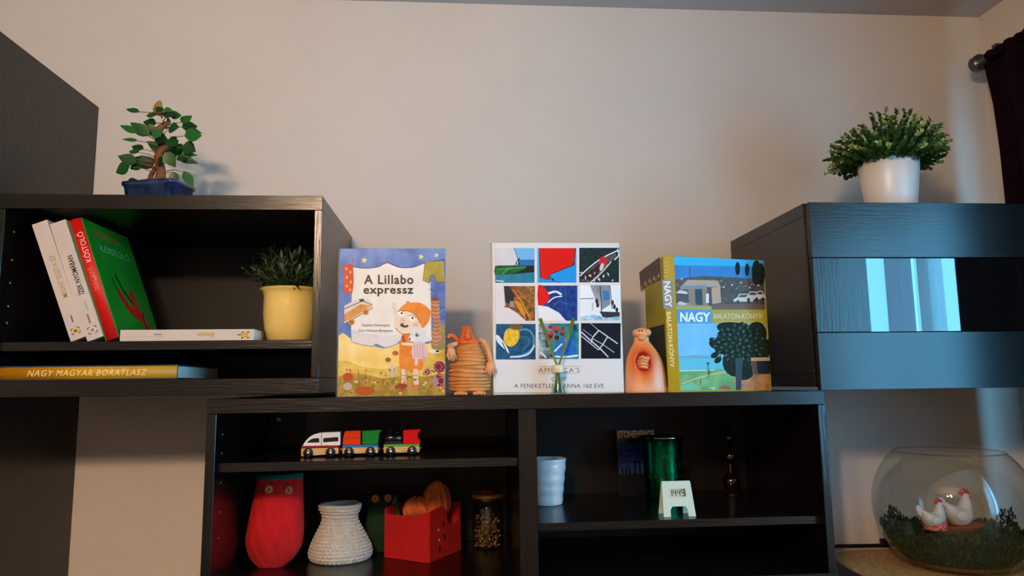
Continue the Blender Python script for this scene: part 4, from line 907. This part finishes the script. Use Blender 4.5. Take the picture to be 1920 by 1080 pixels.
# --- red felt pouch with eyes
def pouch(name, label, cat, Y, rows, zb, m, trim, eyes, ebig, depth, ywob=0.0, trimrows=None):
    """rows: (y px, left px, right px)"""
    c = at((rows[-1][1]+rows[-1][2])/2, rows[-1][0], Y); t = thing(name, label, cat, (c.x, Y, zb))
    Rr = []; 
    for (y, l, r) in rows[::-1]:
        a, b = at(l, y, Y), at(r, y, Y); cx, hw, z = (a.x+b.x)/2-c.x, (b.x-a.x)/2, max(.0, (a.z+b.z)/2-zb)
        Rr.append((cx, hw, z))
    z0 = Rr[0][2]; Rr = [(cx, hw, z-z0*(1-(z-z0)/(Rr[-1][2]-z0))) for cx, hw, z in Rr]
    Rr = smooth(Rr, 6, False); n = 64; rings = []
    H = Rr[-1][2]
    for cx, hw, z in Rr:
        dep = depth*(.25+.75*math.sin(min(1, z/H*2.2)*math.pi/2))*(1-.45*max(0, z/H-.5)*2)
        rings.append([(cx+hw*math.copysign(abs(math.cos(2*math.pi*j/n))**.8, math.cos(2*math.pi*j/n))*(1+.006*math.sin(j*math.pi)), dep*math.sin(2*math.pi*j/n)*(1+.03*math.sin(j*1.3+z*90)), z) for j in range(n)])
    MB().loft(rings).build('felt_body', m, t)
    if trim:
        k = rings[-1]; h = .0105
        MB().loft([[(x*1.012, y*1.03-.0003, z-h*.55+.002*math.sin(j*.25)) for j, (x, y, z) in enumerate(k)], [(x*1.02, y*1.05, z-h*.2+.002*math.sin(j*.25)) for j, (x, y, z) in enumerate(k)], [(x*1.0, y*1.03, z+h*.5+.0022*math.sin(j*.25)) for j, (x, y, z) in enumerate(k)], [(x*.9, y*.8, z+h*.45) for x, y, z in k]]).build('trim', trim, t)
    for ex, ey in eyes:
        p_ = at(ex, ey, Y)
        zz = p_.z-zb; ix = min(range(len(Rr)), key=lambda i: abs(Rr[i][2]-zz)); cx, hw, z = Rr[ix]
        ys = min(v[1] for v in rings[ix])*math.sqrt(max(.05, 1-((p_.x-c.x-cx)/hw)**2))
        M = Matrix.Translation((p_.x-c.x, ys-.0012, zz)) @ Matrix.Rotation(R_(90), 4, 'X')
        e = MB().lathe([(.0016,-.001),(.0016,.0014),(ebig*.5,.002),(ebig,.0012),(ebig,-.001)], seg=20).build('eye_ring', mat('felt_eye_orange', (206,112,60), .8), t, M=M)
        MB().ball((p_.x-c.x, ys-.0015, zz), (.0016,.0012,.0016), 8, 6).build('pupil', mat('felt_eye_brown', (70,26,14), .7), e)
    return t
RF = mat('red_felt', (196,10,12), .95, var=.1, scale=60, bump=.5, bscale=260, stretch=(1.6,1.6,.35))
TLF = mat('teal_felt', (14,92,74), .95, var=.12, scale=80, bump=.3)
pouch('felt_pouch', 'tall red felt pouch with teal rim and button eyes', 'pouch', 1.592, [(893,482,568),(915,479,569),(945,473,569),(980,466,570),(1010,461,568),(1030,464,562),(1048,472,548),(1060,484,532)], ZBB, RF, TLF, ((510,914),(546,916)), .0088, .042)
GF = mat('dark_green_felt', (16,54,26), .95, var=.12, scale=80, bump=.3)
pouch('felt_pouch', 'dark green felt pouch with two eyes behind the red felt basket', 'pouch', 1.705, [(926,690,746),(950,688,748),(985,686,750),(1020,690,746),(1036,698,738)], ZBB, GF, None, ((705,933),(729,932)), .0085, .024)
# --- crocheted basket
YCk = 1.64; s = PX(YCk); c = at(638, 1050, YCk)
t = thing('crochet_basket', 'off-white crocheted basket with narrow neck beside the red felt pouch', 'basket', (c.x, YCk, ZBB))
pf = [(0,50),(6,55),(15,56),(26,53),(39,47),(52,40),(63,34),(72,31),(79,31.5),(86,35.5),(92,37.5),(98,37.5)]
mb = MB(); rings = []; rows_, cols = 17, 44; nz, seg = rows_*6, cols*5; Hc = 97
def stitch(i, j):
    z = Hc*i/nz; row = int(i/6); v = (i % 6)/6; uu = (j/5+(.5 if row % 2 else 0)) % 1
    b = abs(math.sin(math.pi*uu))*abs(math.sin(math.pi*v))
    return z, b
for i in range(nz+1):
    row = []
    for j in range(seg):
        z, b = stitch(i, j); a = 2*math.pi*j/seg; r = interp(pf, z)*(1+.012*math.sin(3*a+z*.05))+3.0*(b**.7)-1
        row.append((r*s*math.cos(a)+(-.06*z)*s*.3, .9*r*s*math.sin(a), z*s+.6*s*math.sin(2*a)*(z/Hc)))
    rings.append(row)
for k, dz in ((.93, 1.5), (.86, -3), (.82, -40)):
    rings.append([(x*k, y*k, z+dz*s) for x, y, z in rings[nz]])
mb.loft(rings); mb.build('crochet_body', mat('cotton_yarn', (198,190,178), .9, var=.1, scale=120, bump=.3, bscale=500, sheen=.2), t)
# --- red felt basket with notch
Cc, Lc = atz(805, 1057, ZBB), atz(720, 1045, ZBB); Rc = Vector((.006, 1.690, ZBB))
t = thing('felt_basket', 'red felt basket with dotted side holding an orange cloth', 'basket', Cc)
dL = (Lc-Cc); dR = (Rc-Cc); nL = Vector((dL.y, -dL.x, 0)).normalized(); nR = Vector((dR.y, -dR.x, 0)).normalized()
if nL.y > 0: nL = -nL
if nR.x < 0: nR = -nR
hC = at(797, 961, Cc.y).z-ZBB; hL = at(713, 963, Lc.y).z-ZBB
RB = mat('red_felt_smooth', (188,8,10), .9, var=.08, scale=30, bump=.15)
def panel(name, pts, nrm, th=.004):
    n = len(pts); vs = [Vector(q) for q in pts]+[Vector(q)-nrm*th for q in pts]
    fs = [tuple(range(n)), tuple(range(2*n-1, n-1, -1))]+[(i, i+n, (i+1) % n+n, (i+1) % n) for i in range(n)]
    return MB().add(vs, fs).build(name, RB, t, .0008)
topL = [Vector((dL.x*k, dL.y*k, 0))+Vector((0,0,hC+(hL-hC)*k-.006*math.sin(math.pi*k))) for k in [i/8 for i in range(9)]]
panel('front_wall', [(0,0,0)]+topL+[(dL.x, dL.y, 0)], nL)
zz = [(0,hC),(.30,hC+.004),(.45,hC+.004),(.52,hC-.012),(.60,hC-.034),(.75,hC-.040),(.88,hC-.036),(.95,hC-.012),(1,hC+.004)]
zz = smooth(zz, 3, False)
panel('side_wall', [(dR.x*k, dR.y*k, 0) for k in (1, 0)]+[(dR.x*k, dR.y*k, h) for k, h in zz], nR)
panel('side_wall', [dL+Vector((dR.x*k, dR.y*k, 0)) for k in (1, 0)]+[dL+Vector((dR.x*k, dR.y*k, h)) for k, h in zz], -nR)
panel('back_wall', [dR, dR+dL, dR+dL+Vector((0,0,hL)), dR+Vector((0,0,hC+.004))], -nL)
panel('basket_floor', [(dL*.02+dR*.02)+Vector((0,0,.002)), dR*.98+dL*.02+Vector((0,0,.002)), dR*.98+dL*.98+Vector((0,0,.002)), dR*.02+dL*.98+Vector((0,0,.002))], Vector((0,0,1)), .0015)
BD = mat('black_felt_dot', (12,6,6), .9); WD = mat('white_stitch', (230,200,190), .7)
for k, z, m_, r in ((.42,.070,BD,.006),(.45,.044,BD,.006),(.30,.022,BD,.007),(.27,.062,WD,.0028),(.29,.040,WD,.0028)):
    p_ = dR*k+Vector((0,0,z))+nR*.0008; B = Matrix((dR.normalized(), nR, Vector((0,0,1)))).transposed().to_4x4()
    MB().ball(p_, (r*.6, .0008, r), 10, 6, M=B).build('felt_dot', m_, t)
# cloth in the basket
OC = mat('orange_fleece', (206,104,50), .95, var=.22, scale=40, bump=.4, bscale=120)
mid = (dL+dR)*.45
c = Cc+mid
t = thing('orange_cloth', 'crumpled orange fleece cloth stuffed into the red felt basket', 'cloth', (c.x, c.y, ZBB+.006))
mb = MB()
def lump(px, py, Yd, rx, ry, rz, seed, fold):
    p_ = at(px, py, Yd)-t.location; rnd = random.Random(seed); rr = []
    for i in range(25):
        a = -1.5+3.0*i/24; row = []
        for j in range(40):
            b = 2*math.pi*j/40; k = 1-.22*abs(math.sin(fold*.5*b+.8*math.sin(a*2)+seed))**3*math.cos(a*.8)+.07*math.sin(2.5*a+b*2+seed)
            row.append((p_.x+rx*k*math.cos(a)*math.cos(b), p_.y+ry*k*math.cos(a)*math.sin(b), p_.z+rz*k*math.sin(a)))
        rr.append(row)
    mb.loft(rr)
lump(820, 940, c.y, .031, .026, .044, 1, 11); lump(782, 956, c.y-.01, .034, .024, .028, 4, 9); lump(790, 985, c.y, .04, .03, .05, 2, 7)
mb.build('fleece', OC, t)
p_ = at(741, 962, Lc.y+.035)
t = thing('felt_leaf', 'pointed green felt leaf poking out of the red felt basket', 'toy', (p_.x, p_.y, ZBB+.0045))
MB().prism([(x*PX(1.66), z*PX(1.66)) for x, z in smooth([(-9,0),(-10,40),(-9,72),(-4,92),(2,100),(5,82),(10,60),(10,0)], 3)], -.004, .004).build('felt', mat('green_felt', (18,104,40), .95, var=.1, scale=60), t, .001)
# --- jar
YJ = 1.70; s = PX(YJ); c = at(915, 1022, YJ)
t = thing('lidded_jar', 'glass jar of dried bits with yellow lid beside the felt basket', 'jar', (c.x, YJ, ZBB))
hj = at(914, 931, YJ).z-ZBB
JG = thin_glass('jar_glass', (236,240,236), 1.5, 0, .02)
MB().lathe([(.0005,.001),(23*s,.001),(27*s,.004),(28.5*s,.02),(28.5*s,hj*.72),(26*s,hj*.86),(22*s,hj*.93),(22*s,hj)], seg=40).build('glass', JG, t)
MB().lathe([(.0005,hj-.001),(29*s,hj-.001),(30*s,hj+.001),(30*s,hj+.006),(27*s,hj+.0085),(.0005,hj+.009)], seg=40).build('lid', mat('yellow_lid', (196,140,36), .35, metal=.3), t)
MB().lathe([(.0005,0),(15*s,0),(16*s,.003),(13*s,.009),(9*s,.011),(.0005,.012)], c=(0,0,hj+.009), seg=24).build('lid_knob', mat('dark_red_wax', (120,24,20), .35), t)
rnd = random.Random(9); bits = MB(); bits2 = MB()
for i in range(170):
    a = rnd.uniform(0, 6.28); r = rnd.uniform(.3, .92)*26*s; z = rnd.uniform(.006, hj*.62); k = rnd.uniform(.002, .0045)
    (bits if i % 3 else bits2).ball((r*math.cos(a), r*math.sin(a), z), (k, k*.6, k*.8), 6, 4)
stuff(bits.build('dried_bits', mat('dried_tan', (120,84,40), .5, var=.4, scale=90), t)); stuff(bits2.build('golden_bits', mat('golden_flake', (196,150,70), .3, metal=.6), t))
MB().tube([(0,-.004,.01), (.001,-.006,hj*.55), (0,-.004,hj*.82)], [.007,.008,.006], 10).build('cinnamon_stick', mat('brown_stick', (96,62,30), .6, var=.3, scale=40), t)
# --- white cup
YW = 1.64; s = PX(YW); c = at(1026, 936, YW); hc = at(1030, 859, YW).z-ZS2
t = thing('white_cup', 'white ribbed cup standing beside the divider of the bench', 'cup', (c.x, YW, ZS2))
pp = [(.0005,0),(27*s,0),(28.5*s,.002)]
for i in range(33): k = i/32; pp.append(((28.5+8.5*k+.55*math.sin(k*26))*s, .003+(hc-.004)*k))
pp += [(36.6*s,hc),(35.4*s,hc-.001),(33*s,hc*.6),(27.5*s,.006),(.0005,.0055)]
MB().lathe(pp, seg=56).build('cup_body', mat('white_porcelain', (230,232,236), .2, coat=.3), t)
# --- booklet
YK2 = 1.745; c = at(1160, 922, YK2); c2 = at(1228, 922, YK2); hk = at(1160, 806, YK2).z-ZS2
t = thing('booklet', 'dark blue booklet titled Stonehenge propped behind the green metal tumbler', 'booklet', (c.x, YK2-.008, ZS2), (R_(-5), 0, 0))
W = c2.x-c.x+.004
bx('cover', mat('night_blue_cover', (8,10,16), .3), t, 0, W, 0, .001, 0, hk, 0); bx('page_block', PAPER, t, .001, W-.001, .0011, .004, .001, hk-.001, 0)
q = Print(lambda a, b: Vector((a*W, 0, hk*(1-b))), (0,-1,0))
q.rect(.02,.20,.98,.98, ink(14,34,96, c2=(22,56,130), scale=14)); q.rect(.02,.66,.98,.98, ink(10,14,24))
q.poly([(.02,.60),(.1,.55),(.2,.52),(.9,.5),(.98,.56),(.98,.68),(.02,.68)], ink(30,70,130, c2=(20,44,96), scale=24))
for x, h_ in ((.08,.08),(.18,.1),(.27,.09),(.42,.16),(.55,.16),(.72,.17),(.84,.15)): q.rect(x, .66-h_, x+.055, .70, ink(8,10,16))
q.rect(.41,.48,.61,.52, ink(8,10,16)); q.rect(.71,.47,.90,.51, ink(8,10,16))
for y in (.27,.36,.43): q.line([(.05,y),(.3,y+.012),(.6,y-.01),(.95,y+.008)], .008, ink(60,90,150), 3)
q.text('STONEHENGE', .52, .07, .98, .115, ink(250,164,110), bold=.03); q.build('cover_print', t)
# --- green tumbler
YG = 1.655; s = PX(YG); c = at(1245, 930, YG); hg = at(1243, 818, YG).z-ZS2
t = thing('metal_tumbler', 'green anodised metal tumbler with flared silver rim behind the digital clock', 'tumbler', (c.x, YG, ZS2))
GA = mat('green_anodised_metal', (6,120,74), .24, metal=1.0)
MB().lathe([(.0005,0),(35*s,0),(36.5*s,.003),(37*s,hg*.5),(38*s,hg*.85),(41*s,hg*.96),(43*s,hg-.002)], seg=64).build('tumbler_body', GA, t)
MB().lathe([(43*s,hg-.002),(43.6*s,hg),(42*s,hg+.0006),(38*s,hg*.9),(35*s,hg*.4),(.0005,.004)], seg=64).build('rim', mat('polished_steel', (200,200,200), .12, metal=1), t)
def cyl(a, b): r = 37.4*s+.0003; th = -math.pi/2+a/37.4; return Vector((r*math.cos(th), r*math.sin(th), hg-(b*s)))
DG = mat('dark_green_print', (4,44,28), .4, metal=.4)
vs_, fs_ = text_geo('MAU', .02); MB().add([cyl(2+x*26, 33-y*9) for x, y in vs_], fs_).build('lettering', DG, t, recalc=False)
for k in range(-3, 5):
    for row in (0, 1):
        x = k*13+(3 if row else 0); b = 48+row*20
        MB().add([cyl(x-4, b+6), cyl(x+4, b+6), cyl(x, b-7)], [(0,1,2)]).build('tree_mark', DG, t, recalc=False)
# --- clock
CKM = mat('pale_green_plastic', (196,208,190), .4)
fl, fr = atz(1246, 964, ZS2), atz(1304, 971, ZS2)
K9 = 5.4; YCf = 1.447; O4 = at(1275, 968, YCf); O4.z = ZS2
t = thing('digital_clock', 'small pale folding digital clock showing 14 49 on the bench shelf', 'clock', O4)
s = PX(1.45)
hk = 62*s; tilt = 17*s
def A2(a, b): return ((150+0)*0, 0)
poly = [(-31,0),(-17,0),(-16,13),(-12,18),(12,18),(16,13),(17,0),(31,0),(28,60),(27,63),(-27,63),(-28,60)]
def tent(name, y0, y1, pl):
    n = len(pl); vs = []
    for off in (0, .0024):
        for x, z in pl: k = z/63; vs.append((x*s, y0+(y1-y0)*k+off, z*s))
    fs = [tuple(range(n)), tuple(range(2*n-1, n-1, -1))]+[(i, i+n, (i+1) % n+n, (i+1) % n) for i in range(n)]
    return MB().add(vs, fs).build(name, CKM, t, .0004)
tent('front_panel', 0, tilt, poly); tent('back_panel', tilt*2.1, tilt+.002, poly)
mp = lambda a, b: Vector((a*s, tilt*b/63, b*s))
q = Print(mp, Vector((0,-63*s,tilt)).normalized()); q.poly([(-15,34),(16,34),(16,50),(-15,50)], ink(190,190,160)); q.build('lcd_screen', t)
segs = {'1':'bc','4':'fgbc','9':'abcfgd'}
def digit(ch, x, q):
    w_, h_ = 4.6, 11; y0 = 36.5
    P = dict(a=[(x,y0+h_),(x+w_,y0+h_)], b=[(x+w_,y0+h_),(x+w_,y0+h_/2)], c=[(x+w_,y0+h_/2),(x+w_,y0)], d=[(x,y0),(x+w_,y0)], e=[(x,y0),(x,y0+h_/2)], f=[(x,y0+h_/2),(x,y0+h_)], g=[(x,y0+h_/2),(x+w_,y0+h_/2)])
    for k in segs[ch]: q.line(P[k], 1.5, ink(20,22,16))
for ch, x in (('1',-15),('4',-7.5),('4',.5),('9',8)):
    q = Print(mp, Vector((0,-63*s,tilt)).normalized()); q.k = 4; digit(ch, x, q); q.build('digit', t)
q = Print(mp, Vector((0,-63*s,tilt)).normalized()); q.k = 4; q.poly([(14,35),(16,35),(16,48),(14,50)], ink(40,40,30)); q.build('seconds_bar', t)
# --- red glass candlestick
YRg = 1.70; c = at(1372, 925, YRg)
t = thing('red_glass_ornament', 'dark red glass ornament of three stacked beads in the bench', 'ornament', (c.x, YRg, ZS2))
RG = mat('dark_red_glass', (26,1,2), .08, coat=.6)
s = PX(YRg); zs = [at(1372, y, YRg).z-ZS2 for y in (903, 856, 820)]
for z, r in zip(zs, (17, 14, 11)): MB().ball((0,0,z), r*s, 24, 16).build('glass_bead', RG, t)
MB().lathe([(.0005,0),(17*s,0),(17*s,.004),(5*s,.008),(4*s,.02),(4*s,zs[2]+.02),(.0005,zs[2]+.024)], seg=24).build('stem', RG, t)

# ================================================================== fish bowl with hens
YBw = 1.60; c = at(1786, 948, YBw); Rb = 141*PX(YBw)*1.0; zc_ = c.z-(ZT+.0002); 
t = thing('glass_bowl', 'round glass fish bowl with moss inside on the cork-topped table', 'bowl', (c.x, YBw, ZT+.0002))
BO = t.location.copy()
zt_ = at(1777, 846, YBw).z-BO.z
BGL = thin_glass('bowl_glass', (240,245,246), 1.52, 0, .035)
pb = []; a0 = math.asin(max(-1, -(zc_-.004)/Rb)); a1 = math.asin((zt_-zc_)/Rb)
pb.append((.0005, .003)); pb.append((Rb*math.cos(a0)*.93, .0015))
for i in range(41): a = a0+(a1-a0)*i/40; pb.append((Rb*math.cos(a), zc_+Rb*math.sin(a)))
rt = pb[-1][0]
MB().lathe(pb, seg=80).build('glass', BGL, t)
MB().lathe([(rt-.0018,zt_),(rt,zt_+.0016),(rt+.0018,zt_),(rt,zt_-.0016),(rt-.0018,zt_)], seg=80).build('rim', BGL, t)
# moss
rnd = random.Random(12)
t = thing('moss', 'green moss bedding in the glass bowl', 'moss', (BO.x, BO.y, BO.z+.0048))
mb = MB(); mb2 = MB(); zmx = at(1786, 985, YBw).z-BO.z
def rin(z): return math.sqrt(max(1e-6, (Rb-.006)**2-(z-zc_)**2))
MB().lathe([(.0005,.0)]+[(rin(.0048+z)*.95-.002 , z) for z in (.0005,.004,.012,.022,.034,.046,.054)]+[(.10,.064),(.085,.076),(.06,.077),(.0005,.077)], seg=48).build('moss_bed', mat('moss_bed', (30,52,14), .95, var=.4, scale=90, bump=.8, bscale=180), t)
for i in range(9000):
    a = rnd.uniform(0, 6.283); hm = .060+.014*math.sin(3*a+1)+.012*math.sin(7*a+.5)+.008*math.sin(13*a); z = rnd.uniform(.012, hm+.014); rm = rin(.0048+z+.004)*.99-.004; r = rm*(math.sqrt(rnd.uniform(.35, 1)) if i % 3 == 0 else rnd.uniform(.95, 1))
    if z > .07 and r < .09: continue
    zz_ = z if r > rm*.88 else rnd.uniform(.062, .074)+.006*math.sin(5*a)
    if r < .075: zz_ = min(zz_, .070)
    p_ = Vector((r*math.cos(a), r*math.sin(a), zz_*(1+.0)))
    d = Vector((math.cos(a)*rnd.uniform(-.4,.5), math.sin(a)*rnd.uniform(-.4,.5), rnd.uniform(.2,1))).normalized()
    (mb if i % 4 else mb2).leaf(p_, p_+d*rnd.uniform(.006,.014), .0042, (rnd.uniform(-1,1), rnd.uniform(-1,1), .4), n=3)
stuff(mb.build('moss_fronds', mat('moss_green', (30,52,14), .85, var=.35, scale=40, transl=.2), t, recalc=False)); stuff(mb2.build('pale_moss_fronds', mat('moss_pale', (52,80,26), .85, var=.3, scale=40, transl=.2), t, recalc=False))
MB().lathe([(.0005,.0008),(rin(.006)*.97,.0008),(rin(.010)*.985,.005),(rin(.017)*.985,.012)], seg=48).build('sand_layer', mat('ochre_sand', (130,84,30), .9, var=.4, scale=200), t)
# nest dish and hens
zd = BO.z+.0048+.0785
cN = at(1782, 985, YBw-.03)
t = thing('nest_dish', 'shallow orange clay dish on the moss under the hen figurines', 'dish', (cN.x, YBw-.035, zd))
MB().lathe([(.0005,0),(.050,0),(.054,.004),(.066,.013),(.068,.0145),(.066,.015),(.052,.006),(.0005,.005)], seg=40, sq=.75).build('dish_body', mat('orange_clay_dish', (166,66,22), .55, var=.15, scale=40), t)
HW = mat('white_hen_ceramic', (214,208,200), .35, var=.04, scale=30); HR = mat('red_comb', (186,10,20), .35); HY = mat('yellow_beak', (220,170,40), .4)
def gingham():
    m = bpy.data.materials.new('red_gingham'); m.use_nodes = True; nt = m.node_tree; b = nt.nodes['Principled BSDF']
    tc = nt.nodes.new('ShaderNodeTexCoord'); ck = nt.nodes.new('ShaderNodeTexChecker'); ck.inputs['Scale'].default_value = 260; ck.inputs[1].default_value = rgb((200,24,16)); ck.inputs[2].default_value = rgb((230,150,140))
    nt.links.new(tc.outputs['Object'], ck.inputs[0]); nt.links.new(ck.outputs[0], b.inputs['Base Color']); b.inputs['Roughness'].default_value = .8; return m
def hen(px, k, label, skirt, Yh):
    p_ = at(px, 970, Yh)
    t = thing('hen_figurine', label, 'figurine', (p_.x, Yh, zd+.0056)); u = k
    rings = []
    for x, z, rx, rz in ((-.030,.036,.003,.004),(-.026,.030,.010,.013),(-.016,.020,.017,.018),(-.004,.017,.020,.017),(.008,.018,.019,.017),(.016,.024,.015,.016)):
        rings.append([(x*u, rx*u*math.cos(2*math.pi*j/20), max(.0002, z*u+rz*u*math.sin(2*math.pi*j/20))) for j in range(20)])
    mb = MB(); mb.loft(rings)
    mb.loft([[(x*u+r*u*math.cos(2*math.pi*j/20), r*u*.95*math.sin(2*math.pi*j/20), z*u) for j in range(20)] for x, z, r in ((.004,.012,.019),(.007,.024,.0165),(.010,.034,.0125),(.012,.042,.0095),(.013,.048,.0085),(.013,.053,.0065),(.0125,.056,.002))])
    mb.build('body', HW, t)
    mb = MB()
    for x, z, r in ((.006,.055,.0042),(.011,.058,.005),(.016,.0565,.0042)): mb.ball((x*u, 0, z*u), (r*u, .0028*u, r*u*1.1), 12, 8)
    mb.build('comb', HR, t)
    MB().loft([[(x*u, r*u*math.cos(2*math.pi*j/10), z*u+r*u*math.sin(2*math.pi*j/10)) for j in range(10)] for x, z, r in ((.018,.047,.0034),(.023,.046,.0022),(.027,.0445,.0004))]).build('beak', HY, t)
    MB().ball((.0195*u, 0, .0395*u), (.0022*u,.0018*u,.0036*u), 10, 6).build('wattle', HR, t)
    for sy in (-1, 1):
        MB().ball((.0155*u, sy*.0076*u, .0485*u), .0011*u, 8, 6).build('eye', ink(20,14,12), t)
        MB().ball((-.006*u, sy*.0175*u, .020*u), (.013*u,.004*u,.009*u), 14, 8).build('wing', HW, t)
    MB().ball((-.030*u, 0, .038*u), (.008*u,.004*u,.013*u), 12, 8, M=Matrix.Rotation(R_(-25), 4, 'Y')).build('tail', HW, t)
    if skirt: MB().lathe([(.024*u,.001),(.0225*u,.010*u),(.0205*u,.019*u),(.0185*u,.0205*u)], c=(.002*u,0,0), seg=32).build('gingham_skirt', gingham(), t)
    return t
hen(1752, 1.05, 'smaller white hen figurine with red gingham skirt in the glass bowl', True, YBw-.05)
hen(1800, 1.28, 'larger plain white hen figurine in the glass bowl', False, YBw-.02)
for o in bpy.data.objects:      # fine illegible print on the spines: marks too small to pick apart
    if o.name.startswith('spine_print'): o['kind'] = 'stuff'
